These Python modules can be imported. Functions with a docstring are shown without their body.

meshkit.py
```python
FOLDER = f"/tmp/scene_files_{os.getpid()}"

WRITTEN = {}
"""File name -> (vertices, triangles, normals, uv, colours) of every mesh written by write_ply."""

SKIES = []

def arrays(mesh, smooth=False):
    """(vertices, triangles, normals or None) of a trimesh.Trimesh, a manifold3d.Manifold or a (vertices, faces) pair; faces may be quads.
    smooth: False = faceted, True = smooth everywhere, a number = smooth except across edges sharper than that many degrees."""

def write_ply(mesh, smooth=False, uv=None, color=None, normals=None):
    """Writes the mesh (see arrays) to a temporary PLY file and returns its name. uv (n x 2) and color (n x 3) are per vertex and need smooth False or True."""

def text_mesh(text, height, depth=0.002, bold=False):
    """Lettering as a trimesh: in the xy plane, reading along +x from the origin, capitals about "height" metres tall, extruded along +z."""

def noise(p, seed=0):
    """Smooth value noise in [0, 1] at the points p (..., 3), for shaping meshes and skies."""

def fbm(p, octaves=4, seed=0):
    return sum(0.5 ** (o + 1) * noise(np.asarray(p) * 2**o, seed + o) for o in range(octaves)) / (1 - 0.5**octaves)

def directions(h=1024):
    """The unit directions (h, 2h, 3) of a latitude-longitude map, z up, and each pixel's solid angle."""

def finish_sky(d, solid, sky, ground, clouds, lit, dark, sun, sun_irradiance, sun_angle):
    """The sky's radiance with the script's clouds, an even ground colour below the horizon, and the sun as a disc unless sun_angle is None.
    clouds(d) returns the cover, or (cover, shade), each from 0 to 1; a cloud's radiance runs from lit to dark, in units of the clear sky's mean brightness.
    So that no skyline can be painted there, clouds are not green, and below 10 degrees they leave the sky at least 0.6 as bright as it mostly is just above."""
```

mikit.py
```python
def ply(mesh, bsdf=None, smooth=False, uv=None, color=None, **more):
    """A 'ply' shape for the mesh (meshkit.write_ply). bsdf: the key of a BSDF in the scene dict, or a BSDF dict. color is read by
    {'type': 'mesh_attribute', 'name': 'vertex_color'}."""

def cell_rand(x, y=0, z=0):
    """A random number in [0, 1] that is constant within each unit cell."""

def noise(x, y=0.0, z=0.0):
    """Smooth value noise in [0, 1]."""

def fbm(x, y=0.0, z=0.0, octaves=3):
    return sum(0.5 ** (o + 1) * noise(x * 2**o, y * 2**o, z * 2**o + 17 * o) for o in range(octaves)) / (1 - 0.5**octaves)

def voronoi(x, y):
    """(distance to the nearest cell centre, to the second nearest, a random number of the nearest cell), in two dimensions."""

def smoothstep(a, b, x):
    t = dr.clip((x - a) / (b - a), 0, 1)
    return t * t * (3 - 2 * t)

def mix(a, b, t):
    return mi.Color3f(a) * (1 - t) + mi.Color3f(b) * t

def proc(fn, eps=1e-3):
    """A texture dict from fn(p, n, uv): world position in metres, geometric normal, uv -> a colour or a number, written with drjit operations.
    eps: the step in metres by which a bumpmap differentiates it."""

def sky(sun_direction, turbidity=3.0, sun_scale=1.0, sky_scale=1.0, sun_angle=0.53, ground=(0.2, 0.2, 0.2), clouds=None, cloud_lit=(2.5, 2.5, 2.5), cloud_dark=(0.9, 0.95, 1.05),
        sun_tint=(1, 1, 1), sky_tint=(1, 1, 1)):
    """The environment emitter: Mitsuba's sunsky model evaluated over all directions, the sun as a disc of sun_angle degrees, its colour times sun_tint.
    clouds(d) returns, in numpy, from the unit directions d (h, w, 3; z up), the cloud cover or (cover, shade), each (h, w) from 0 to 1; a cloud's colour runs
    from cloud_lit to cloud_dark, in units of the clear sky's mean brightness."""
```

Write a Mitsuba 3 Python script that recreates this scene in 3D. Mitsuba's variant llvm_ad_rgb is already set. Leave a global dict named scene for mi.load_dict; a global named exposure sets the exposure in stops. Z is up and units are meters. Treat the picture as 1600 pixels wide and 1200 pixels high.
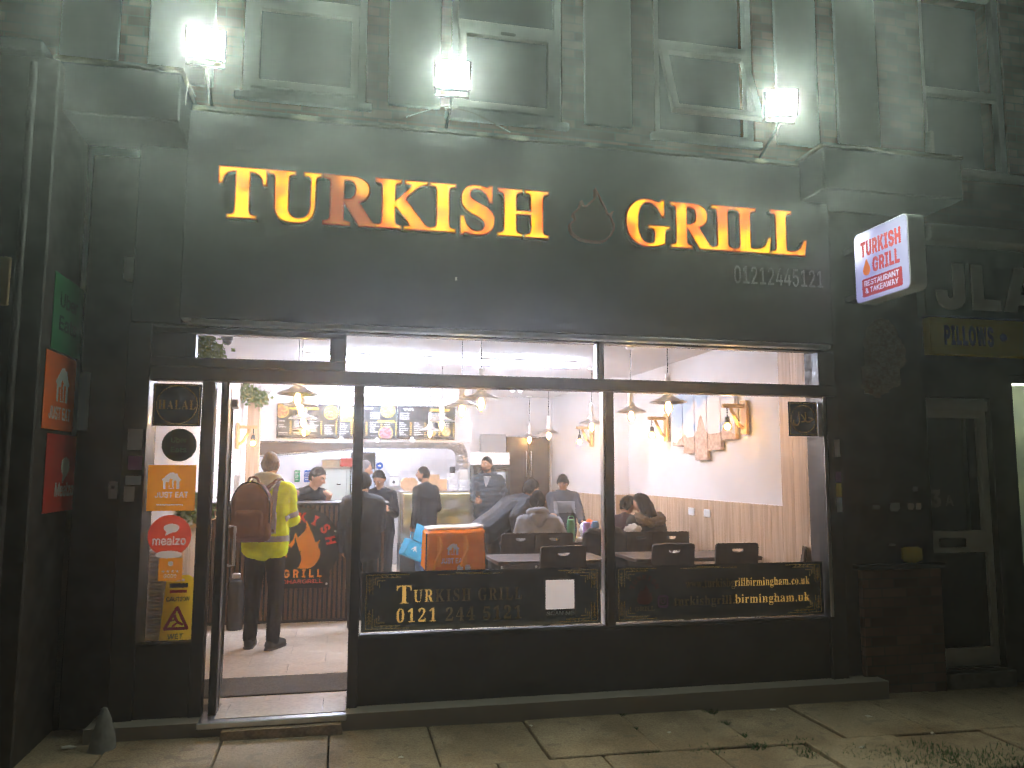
import math, random
import numpy as np
import trimesh
import manifold3d as m3
import drjit as dr
import mitsuba as mi
import mikit, meshkit
from shapely.geometry import Polygon, Point, LineString, box as sbox
from shapely import affinity, union_all
from mikit import noise, fbm, cell_rand, smoothstep, mix

scene, labels, used = {}, {}, {}
rng = random.Random(7)
T = mi.ScalarTransform4f
# ---------------------------------------------------------------- camera, sky, air, exposure
# x runs along the shopfront, y into the shop, z up; the shopfront stands at y = 0
_p, _y, _r = math.radians(6.274), math.radians(12.324), math.radians(0.171)
_f = np.array([math.sin(_y)*math.cos(_p), math.cos(_y)*math.cos(_p), math.sin(_p)])
_rt = np.array([math.cos(_y), -math.sin(_y), 0.0])
_up = np.cross(_rt, _f)
_up = -_rt*math.sin(_r) + _up*math.cos(_r)
EYE = np.array([0, -5.75, 1.6])
exposure = 4.0          # a phone's night exposure: the lamps below are given in units 16 times the scene's
LAMP = 1/16
HAZE = 0.014
scene['camera'] = {'type': 'perspective', 'fov': 65.9, 'fov_axis': 'x', 'near_clip': 0.05, 'far_clip': 500.0,
                   'to_world': T().look_at(origin=EYE.tolist(), target=(EYE+_f).tolist(), up=_up.tolist())}
# an overcast night sky lit from below by the town
scene['sky'] = mikit.sky((0.3, -0.5, 0.6), turbidity=5, sun_scale=0.0, sky_scale=0.018*LAMP, clouds=lambda d: 1.0, ground=(0.1, 0.1, 0.1),
                         cloud_lit=(0.92, 1.0, 0.97), cloud_dark=(0.8, 0.85, 0.9))
scene['sky']['sampling_weight'] = 6.0
if HAZE:
    scene['night_air'] = {'type': 'homogeneous', 'albedo': {'type': 'rgb', 'value': [0.93, 0.96, 0.93]}, 'sigma_t': HAZE,
                          'phase': {'type': 'hg', 'g': 0.9}}
    scene['camera']['medium'] = {'type': 'ref', 'id': 'night_air'}

# ---------------------------------------------------------------- helpers
def rgb(c): return {'type': 'rgb', 'value': list(map(float, c))}

def M(name, color, rough=0.6, metal=0.0, spec=0.5, bump=None, bscale=0.01, **kw):
    """One BSDF entry; color is a triple or a proc function; bump a proc function in [0, 1] times bscale metres."""
    d = {'type': 'principled', 'base_color': mikit.proc(color) if callable(color) else rgb(color),
         'roughness': mikit.proc(rough) if callable(rough) else rough, 'metallic': metal, 'specular': spec, **kw}
    if bump: d = {'type': 'bumpmap', 'arbitrary': mikit.proc(bump), 'scale': bscale, 'bsdf': d}
    scene[name] = {'type': 'twosided', 'bsdf': d}
    return name

def numbered(key):
    n = used.get(key, -1) + 1
    used[key] = n
    return key if n == 0 else f'{key}_{n:03d}'

def thing(name, label, cat, group=None, kind=None):
    key = numbered(name)
    labels[key] = {'label': label, 'category': cat} if cat else {'label': label}
    if group: labels[key]['group'] = group
    if kind: labels[key]['kind'] = kind
    return key

def put(key, mesh, mat, smooth=False, **kw):
    scene[key] = mikit.ply(mesh, mat, smooth, **kw)
    return key

def part(parent, name, mesh, mat, smooth=False, label=None, stuff=False, **kw):
    key = numbered(parent + '__' + name)
    put(key, mesh, mat, smooth, **kw)
    if label or stuff: labels[key] = {}
    if label: labels[key]['label'] = label
    if stuff: labels[key]['kind'] = 'stuff'
    return key

def solo(name, mesh, mat, label, cat, smooth=False, group=None, **kw):
    return put(thing(name, label, cat, group), mesh, mat, smooth, **kw)

def struct(name, mesh, mat, label=None, smooth=False):
    key = numbered(name)
    labels[key] = {'kind': 'structure'}
    if label: labels[key]['label'] = label
    return put(key, mesh, mat, smooth) if mesh is not None else key

def copies(src, label, dx=0, dy=0, dz=0, rot=0, about=(0, 0, 0), group=None):
    """A copy of a thing with its parts, moved, under the next number."""
    new = thing(src, label, labels[src].get('category'), group or labels[src].get('group'))
    A = np.array(about, float)
    tw = T().translate((A+[dx, dy, dz]).tolist()).rotate([0, 0, 1], rot).translate((-A).tolist())
    for k in [k for k in scene if k == src or k.startswith(src + '__')]:
        scene[new + k[len(src):]] = {**scene[k], 'to_world': tw}
    return new

def glow(c, w=1.0):
    return {'type': 'area', 'radiance': mikit.proc(lambda p, n, uv: mi.Color3f(c(p, n, uv))*LAMP) if callable(c) else rgb([v*LAMP for v in c]), 'sampling_weight': w}

def bx(x0, x1, y0, y1, z0, z1, b=0.0):
    lo, hi = np.minimum([x0, y0, z0], [x1, y1, z1]), np.maximum([x0, y0, z0], [x1, y1, z1])
    b = min(b, 0.45*(hi-lo).min())
    if b <= 0:
        return trimesh.creation.box(bounds=[lo, hi])
    pts = []
    for s in np.ndindex(2, 2, 2):
        c = np.where(s, hi, lo)
        for k in range(3):
            q = c + np.where(s, -b, b)
            q[k] = c[k]
            pts.append(q)
    return trimesh.convex.convex_hull(np.array(pts))

def cat(ms): return trimesh.util.concatenate(ms)

def tube(pts, r, n=8):
    p = np.asarray(pts, float)
    r = np.broadcast_to(r, (len(p),))
    t = np.gradient(p, axis=0)
    t /= np.linalg.norm(t, axis=1, keepdims=True) + 1e-12
    a = np.cross(t[0], [0, 0, 1.0] if abs(t[0][2]) < 0.9 else [1.0, 0, 0])
    rows = []
    for k in range(len(p)):
        a = a - t[k]*(a @ t[k]); a /= np.linalg.norm(a)
        b = np.cross(t[k], a)
        ang = np.arange(n)*2*np.pi/n
        rows.append(p[k] + r[k]*(np.cos(ang)[:, None]*a + np.sin(ang)[:, None]*b))
    v = np.vstack(rows + [p[:1], p[-1:]])
    f = []
    for k in range(len(p)-1):
        for i in range(n):
            j = (i+1) % n
            f += [[k*n+i, k*n+j, k*n+n+j], [k*n+i, k*n+n+j, k*n+n+i]]
    e = len(p)*n
    for i in range(n):
        j = (i+1) % n
        f += [[e, j, i], [e+1, e-n+i, e-n+j]]
    return trimesh.Trimesh(v, f, process=False)

def lathe(prof, n=20, at=(0, 0, 0)):
    m = trimesh.creation.revolve(np.array(prof, float), sections=n)
    m.apply_translation(at)
    return m

def ball(c, r, sub=2, s=(1, 1, 1)):
    m = trimesh.creation.icosphere(sub, r)
    m.apply_scale(s); m.apply_translation(c)
    return m

def curve(*pts, n=16):
    """Smooth path through the points (Catmull-Rom)."""
    p = np.array([pts[0], *pts, pts[-1]], float)
    out = []
    for i in range(1, len(p)-2):
        for t in np.linspace(0, 1, n, endpoint=False):
            out.append(0.5*((2*p[i]) + (-p[i-1]+p[i+1])*t + (2*p[i-1]-5*p[i]+4*p[i+1]-p[i+2])*t*t + (-p[i-1]+3*p[i]-3*p[i+1]+p[i+2])*t**3))
    return np.array(out + [p[-2]])

def ext(poly, y0, y1):
    """A flat shape given in (x, z) as a slab between y0 (front) and y1."""
    poly = poly.buffer(0)
    gs = [g for g in getattr(poly, 'geoms', [poly]) if g.area > 1e-9]
    ms = [trimesh.creation.extrude_polygon(g, abs(y1-y0), engine='earcut') for g in gs]
    m = cat(ms)
    v = m.vertices.copy()
    m.vertices = np.stack([v[:, 0], max(y0, y1) - v[:, 2], v[:, 1]], 1)
    return m

def flat(poly, y):
    """The front face alone of a flat shape, facing -y."""
    poly = poly.buffer(0)
    ms = []
    for g in getattr(poly, 'geoms', [poly]):
        v, f = trimesh.creation.triangulate_polygon(g, engine='earcut')
        v = np.stack([v[:, 0], np.full(len(v), y), v[:, 1]], 1)
        n = np.cross(v[f[:, 1]]-v[f[:, 0]], v[f[:, 2]]-v[f[:, 0]])
        f = np.where((n[:, 1] > 0)[:, None], f[:, ::-1], f)
        ms.append(trimesh.Trimesh(v, f, process=False))
    return cat(ms)

def flat_uv(m, axis=0):
    q = m.vertices[:, [axis, 2]]
    return (q-q.min(0))/(q.max(0)-q.min(0))

def faceto(m, ang, at=(0, 0, 0)):
    """Turns a mesh made for a wall that faces -y about z and moves it."""
    m = m.copy()
    m.apply_transform(trimesh.transformations.rotation_matrix(math.radians(ang), [0, 0, 1]))
    m.apply_translation(at)
    return m

def glyph(s):
    rings = [Polygon([tuple(map(int, q.split(','))) for q in ring.split()]).buffer(0) for ring in s.split(';')]
    out = Polygon()
    for r in rings: out = out.symmetric_difference(r)
    return out

def lettering(font, text, h, track=0.0, sx=1.0):
    """[(letter, polygon)] in (x, z): capitals h tall from the origin, and the total width."""
    x, out = 0.0, []
    k = h/200.0
    for c in text:
        if c == ' ':
            x += 75*k*sx + track; continue
        adv, s = font[c]
        out.append((c, affinity.affine_transform(glyph(s), [k*sx, 0, 0, k, x, 0])))
        x += adv*k*sx + track
    return out, x - track

def words(font, text, h, track=0.0, sx=1.0):
    ls, w = lettering(font, text, h, track, sx)
    return union_all([p for _, p in ls]), w

def say(text, h, w=None, bold=False, d=0.001):
    """Plain sans lettering as a mesh facing -y, its lower left at the origin, stretched to width w."""
    m = meshkit.text_mesh(text, h, d, bold)
    v = m.vertices.copy()
    x0, x1 = v[:, 0].min(), v[:, 0].max()
    s = 1.0 if w is None else w/(x1-x0)
    m.vertices = np.stack([(v[:, 0]-x0)*s, -v[:, 2], v[:, 1]], 1)
    return m

def say_poly(text, h, w=None, x=0.0, z=0.0):
    """The same lettering as a flat outline in (x, z)."""
    m = say(text, h, w, True, .002)
    f = m.faces[np.abs(m.face_normals[:, 1] + 1) < 1e-3]
    return affinity.translate(union_all([Polygon(m.vertices[t][:, [0, 2]]).buffer(.0002) for t in f]).buffer(-.0001), x, z)

def at(m, x, y, z):
    m = m.copy(); m.apply_translation((x, y, z)); return m

def ngon(cx, cz, r, n=48): return Point(cx, cz).buffer(r, quad_segs=n//4)

def rrect(x0, x1, z0, z1, r):
    return sbox(x0+r, z0+r, x1-r, z1-r).buffer(r, quad_segs=6)

def flame(cx, z0, h):
    """A flame outline standing on z0."""
    q = [(0, 0), (.22, .03), (.36, .16), (.42, .33), (.36, .48), (.40, .60), (.30, .55), (.24, .68), (.14, .86), (.06, 1.0), (.05, .84), (-.04, .74), (-.14, .66),
         (-.20, .76), (-.25, .62), (-.36, .50), (-.33, .40), (-.42, .30), (-.38, .14), (-.22, .03)]
    c = curve(*[(cx+a*h, z0+b*h, 0) for a, b in q], n=5)
    return Polygon(c[:, :2]).buffer(0)

def drop(cx, z0, h):
    a = np.linspace(0, 2*np.pi, 40)
    r = 0.32*h
    pts = [(cx + r*math.sin(t)*(1 if abs(t-np.pi) < 1.9 else 1), z0 + r + r*-math.cos(t)) for t in a]
    body = Polygon(pts)
    tip = Polygon([(cx-r*.93, z0+r*1.3), (cx+r*.05, z0+h), (cx+r*.93, z0+r*1.3)])
    return union_all([body, tip])

# ---- letter outlines: (advance, rings of x,y) with capitals 200 units tall
SERIF={'.': (79, '21,11 22,25 26,32 32,35 47,35 53,32 57,25 57,6 54,1 47,-3 35,-4 29,-2 24,2'), '0': (165, '11,82 11,129 14,152 24,182 40,201 58,211 89,214 109,209 124,201 133,193 145,171 151,153 155,122 155,88 152,63 144,38 128,14 112,2 89,-3 67,-2 46,5 33,17 20,38 15,55;56,80 59,48 65,27 77,17 83,16 93,19 101,29 105,44 108,71 109,116 104,172 98,187 89,194 78,194 71,190 65,184 61,173 56,130'), '1': (165, '13,174 38,183 78,212 112,212 112,28 115,19 122,16 151,16 151,0 28,0 28,16 57,16 65,21 67,27 67,178 65,179 44,157 33,152 23,153 16,159 13,166'), '2': (165, '11,32 58,78 81,106 93,126 99,150 99,174 97,181 88,192 78,196 66,194 57,186 51,167 49,144 32,146 20,152 15,158 12,166 12,180 19,195 27,202 40,208 68,214 101,212 118,206 126,201 139,187 143,176 143,153 137,136 115,106 41,34 113,33 120,36 127,43 134,62 152,62 149,0 11,0'), '3': (165, '8,26 8,39 11,44 15,49 25,55 34,55 34,46 37,36 44,27 62,18 77,18 91,23 99,31 105,49 105,70 101,81 91,91 73,99 42,100 42,118 73,119 83,123 91,132 97,144 99,156 98,174 93,185 88,191 81,195 73,196 61,191 52,176 49,151 42,149 26,153 14,162 11,171 11,181 15,192 31,205 56,213 94,213 105,211 123,203 135,194 141,183 144,169 143,154 135,136 124,125 104,112 132,100 141,92 148,80 152,65 151,46 142,25 132,14 113,3 91,-2 61,-3 40,0 23,7 14,16'), '4': (165, '4,75 86,209 128,211 128,76 159,75 159,55 129,54 128,32 134,20 146,16 157,16 157,0 53,0 53,16 73,17 83,24 85,31 85,54 4,55;26,77 27,75 85,75 87,177 84,176 69,147'), '5': (165, '12,28 12,37 16,46 23,52 36,53 38,38 48,23 61,18 79,19 87,22 97,32 102,44 104,57 104,72 100,89 87,103 71,108 54,108 29,103 18,108 27,211 139,211 140,157 123,157 120,171 115,177 112,178 47,178 45,175 41,126 44,124 73,128 97,126 119,119 136,106 145,91 149,70 146,41 137,23 127,14 108,3 88,-2 62,-3 42,0 25,7 15,19'), '@': (265, '17,73 17,92 20,116 26,137 36,156 46,171 67,189 86,200 104,206 131,211 153,211 186,203 206,193 223,178 237,158 243,142 247,122 247,91 241,65 228,45 218,37 206,33 187,33 180,36 173,42 165,56 151,40 141,35 134,33 112,33 104,35 95,40 83,54 79,63 76,80 77,102 81,117 89,132 99,141 114,149 125,153 143,154 164,152 183,146 180,82 182,61 189,53 195,51 203,51 210,54 218,63 225,83 227,97 226,123 221,142 216,153 203,169 190,179 177,185 156,191 126,191 97,183 75,170 60,155 46,131 39,101 39,66 45,41 60,17 69,10 86,0 112,-6 152,-5 191,5 191,-15 176,-20 152,-25 116,-26 89,-22 67,-14 52,-3 40,8 31,22 22,42;99,79 104,62 114,53 121,51 133,51 144,55 151,64 157,78 160,131 146,135 133,135 116,128 109,121 103,111 99,93'), 'A': (192, '-4,7 9,12 17,22 88,201 91,204 99,204 173,28 185,11 195,7 195,0 100,0 101,8 118,11 124,18 121,33 110,58 47,58 45,56 34,30 33,19 34,15 42,10 56,8 56,0 -4,0;51,72 105,71 78,137 75,134'), 'G': (223, '12,100 14,124 17,137 25,156 40,175 61,192 80,200 102,204 132,203 166,192 174,192 180,196 183,204 192,204 192,135 184,135 168,166 151,183 138,190 122,195 106,194 93,188 81,177 73,161 65,130 64,81 68,55 79,29 93,14 110,6 133,6 143,11 149,22 151,61 145,74 135,79 121,80 121,87 219,87 220,80 205,78 197,69 195,12 168,2 149,-2 134,-4 103,-4 69,4 53,14 39,25 26,42 18,60 13,83'), 'H': (229, '6,0 6,7 20,10 29,16 33,28 33,174 29,184 25,188 7,193 7,200 106,200 106,193 89,189 81,180 81,109 148,109 150,111 149,178 146,186 141,189 124,193 124,200 222,200 222,193 207,189 200,184 197,170 198,24 204,13 213,8 222,7 222,0 124,0 124,7 143,12 148,20 151,36 149,97 80,96 81,22 88,12 106,7 106,0'), 'I': (115, '6,7 27,14 33,25 33,178 30,185 27,188 18,192 6,193 6,200 107,200 107,193 96,192 87,188 83,185 80,175 80,28 84,17 92,11 106,8 107,0 6,0'), 'K': (224, '7,0 7,7 17,8 27,13 33,25 33,175 29,184 25,188 7,193 7,200 106,200 106,193 87,188 81,179 81,105 144,167 152,180 153,186 149,189 127,193 127,200 213,200 213,193 205,193 190,188 166,172 120,125 201,23 212,12 227,7 227,0 123,0 123,7 140,9 146,13 146,17 140,28 87,93 80,86 81,23 88,12 106,7 106,0'), 'L': (187, '6,0 6,7 20,10 29,16 33,28 33,174 29,184 24,189 7,193 7,200 109,200 109,193 95,192 87,188 83,185 80,175 81,21 87,14 102,12 119,13 140,18 150,23 162,34 169,45 179,67 187,67 177,0'), 'R': (207, '6,0 6,7 20,10 29,16 33,28 33,174 29,184 25,188 7,193 7,200 122,199 147,194 166,184 177,173 182,160 183,141 181,131 175,119 166,111 152,102 140,99 139,97 193,17 201,10 211,7 211,0 148,0 88,93 80,91 80,26 83,16 88,12 106,7 106,0;80,103 90,102 113,106 126,117 130,126 134,147 132,164 125,178 115,186 94,189 86,187 81,181'), 'S': (172, '19,69 27,69 39,35 46,26 59,14 75,7 92,6 101,9 114,17 122,33 122,44 118,55 103,68 61,88 37,106 29,116 23,131 22,157 26,172 35,185 45,195 58,201 71,204 93,204 131,195 138,197 140,204 148,204 148,140 141,140 137,155 125,174 112,186 100,193 92,195 72,194 64,189 57,183 53,172 54,158 57,151 65,143 129,111 149,92 157,73 158,52 154,34 146,21 135,9 126,4 104,-3 73,-4 40,5 34,5 30,3 27,-4 19,-4'), 'T': (185, '4,199 180,200 180,139 173,139 166,164 156,178 136,188 116,190 116,26 121,13 132,8 144,7 144,0 40,0 40,7 56,10 63,14 68,28 68,190 54,189 33,181 23,171 17,159 13,139 5,139'), 'U': (216, '6,193 6,200 105,200 105,193 86,188 80,179 80,45 83,33 93,18 105,12 126,9 141,13 153,19 165,33 172,55 172,176 165,187 158,190 144,193 144,200 208,200 208,193 192,187 186,177 184,55 175,24 160,7 146,0 132,-4 93,-5 66,1 54,8 46,16 38,31 33,52 32,176 29,183 24,188'), 'a': (151, '8,25 11,40 15,48 24,58 47,71 87,84 87,110 85,119 79,126 71,129 57,129 50,127 46,124 46,118 54,106 54,96 47,87 41,84 26,84 22,86 15,97 15,111 20,121 26,127 37,134 49,138 79,140 103,136 114,131 120,124 125,115 128,102 128,20 132,15 141,18 144,14 136,3 119,-4 104,-4 96,-1 91,4 87,14 76,5 59,-2 46,-4 32,-3 23,0 15,7 11,15;52,33 56,19 63,15 72,16 84,24 87,28 87,73 72,69 60,61 53,47'), 'b': (158, '3,200 61,200 62,125 79,137 102,140 120,135 139,117 145,104 149,87 151,73 148,52 142,33 134,19 114,2 95,-4 77,-4 59,2 46,12 25,-4 19,-5 19,179 18,185 13,190 3,193;61,22 68,10 76,6 85,6 93,10 98,14 103,25 107,51 106,94 100,113 89,122 74,122 65,114 61,109'), 'c': (128, '8,74 11,87 19,107 27,119 37,127 52,136 68,140 86,140 100,137 108,133 120,119 122,105 119,96 108,89 99,89 92,93 86,102 85,126 77,131 65,128 56,119 51,103 49,68 52,55 60,33 69,23 77,19 84,17 99,18 110,23 119,32 124,25 113,12 92,-1 79,-4 59,-4 47,-1 35,6 19,24 11,44'), 'g': (143, '6,-38 6,-28 9,-22 27,-11 16,-2 11,7 12,23 20,35 42,48 23,60 13,75 9,87 9,98 13,111 17,118 33,132 54,139 75,140 89,138 101,134 139,134 139,118 119,117 126,103 128,88 125,73 118,61 107,53 96,47 53,44 47,39 44,34 45,27 53,22 98,21 115,18 126,13 137,-1 139,-13 138,-26 129,-42 119,-51 101,-58 63,-62 45,-61 24,-56 12,-46;33,-36 39,-44 51,-49 86,-51 100,-47 110,-42 115,-35 116,-27 111,-19 103,-16 43,-15 34,-24;51,78 55,63 62,56 74,55 82,61 87,80 87,105 84,120 77,128 66,131 61,128 55,122 51,107'), 'h': (167, '8,7 19,10 23,20 23,180 20,189 8,193 8,200 65,200 66,121 80,133 102,140 122,138 132,133 140,122 145,100 145,18 151,9 159,7 159,0 88,0 88,7 97,9 103,19 103,103 100,114 92,119 79,117 65,103 65,17 69,10 79,7 79,0 8,0'), 'i': (87, '8,7 19,10 23,20 23,117 20,126 8,129 9,136 65,136 65,18 71,9 79,7 79,0 8,0;22,176 22,186 25,194 33,201 38,203 51,203 56,201 63,194 66,186 66,176 63,168 57,162 49,159 39,159 32,162 25,168'), 'k': (158, '7,7 13,7 20,11 23,20 23,180 19,190 8,193 9,200 65,200 65,77 68,77 103,112 106,118 107,122 105,126 100,128 91,128 91,136 152,136 152,128 139,126 127,120 98,91 154,12 161,7 165,7 165,0 93,0 93,7 103,9 105,15 71,63 65,59 65,17 71,9 79,7 79,0 7,0'), 'l': (87, '8,7 19,10 23,20 23,180 21,188 17,191 8,193 8,200 65,200 65,18 71,9 79,7 79,0 8,0'), 'm': (243, '8,7 19,10 23,20 23,116 21,124 17,127 8,129 8,136 64,136 65,120 83,135 100,140 116,139 127,135 134,129 141,117 159,134 179,140 201,137 214,126 218,118 221,103 221,19 227,9 235,7 235,0 165,0 165,6 175,10 180,20 180,101 177,114 169,119 155,117 142,103 142,20 147,10 156,7 156,0 87,0 87,7 95,9 100,13 102,23 101,107 98,115 91,119 83,119 75,116 64,103 64,19 69,10 78,7 78,0 8,0'), 'n': (167, '8,7 19,10 23,20 23,116 21,124 17,127 8,129 8,136 65,136 66,121 83,135 102,140 122,138 136,128 142,117 145,100 145,18 151,9 159,7 159,0 88,0 88,7 97,9 103,19 103,103 100,114 92,119 79,117 65,103 65,17 69,10 79,7 79,0 8,0'), 'o': (147, '8,56 9,85 19,111 36,128 56,138 79,140 96,137 105,133 115,126 126,114 137,91 139,79 139,56 133,33 125,20 113,7 94,-2 84,-4 63,-4 51,-1 34,8 19,25 14,36;52,41 56,18 64,8 69,5 79,5 87,10 93,19 96,36 96,97 91,118 84,128 79,130 74,132 65,129 58,123 55,115 52,93'), 'r': (126, '9,128 9,136 64,136 65,115 79,131 94,139 112,139 123,132 126,125 127,114 125,106 118,99 102,98 95,103 87,113 80,114 71,106 66,96 65,20 70,11 86,7 86,0 8,0 8,7 19,10 23,20 23,117 21,125 15,128'), 's': (126, '16,46 23,46 29,30 34,22 50,9 66,6 74,9 81,14 84,21 84,30 81,36 72,44 34,64 22,76 17,87 17,107 20,117 26,126 41,137 54,140 68,140 95,134 101,140 107,140 106,97 100,97 93,113 78,127 72,129 59,129 53,127 46,118 46,109 52,100 93,79 107,65 113,52 113,32 104,12 94,2 76,-4 58,-4 32,4 28,3 22,-4 16,-4'), 't': (100, '8,123 8,132 36,159 56,185 63,186 63,136 92,136 91,122 63,121 64,25 68,19 77,18 86,25 91,33 97,29 88,12 75,0 61,-4 47,-4 34,0 26,7 21,24 21,121'), 'u': (164, '5,129 5,136 62,136 62,29 64,23 70,17 82,16 92,20 100,30 100,117 95,126 83,129 83,136 142,136 142,24 148,15 158,13 158,5 137,4 100,-4 99,14 84,2 66,-4 43,-3 32,3 23,17 20,33 20,116 14,127'), 'w': (191, '-4,128 -4,136 61,136 61,129 51,125 51,116 73,59 77,64 92,103 86,122 83,127 74,129 74,136 142,136 142,129 132,126 129,119 145,68 148,66 151,71 169,117 169,124 163,128 156,129 156,136 196,136 196,129 189,127 181,115 134,-4 126,-4 104,68 98,82 92,72 62,-4 54,-4 7,117 2,126')}
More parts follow.
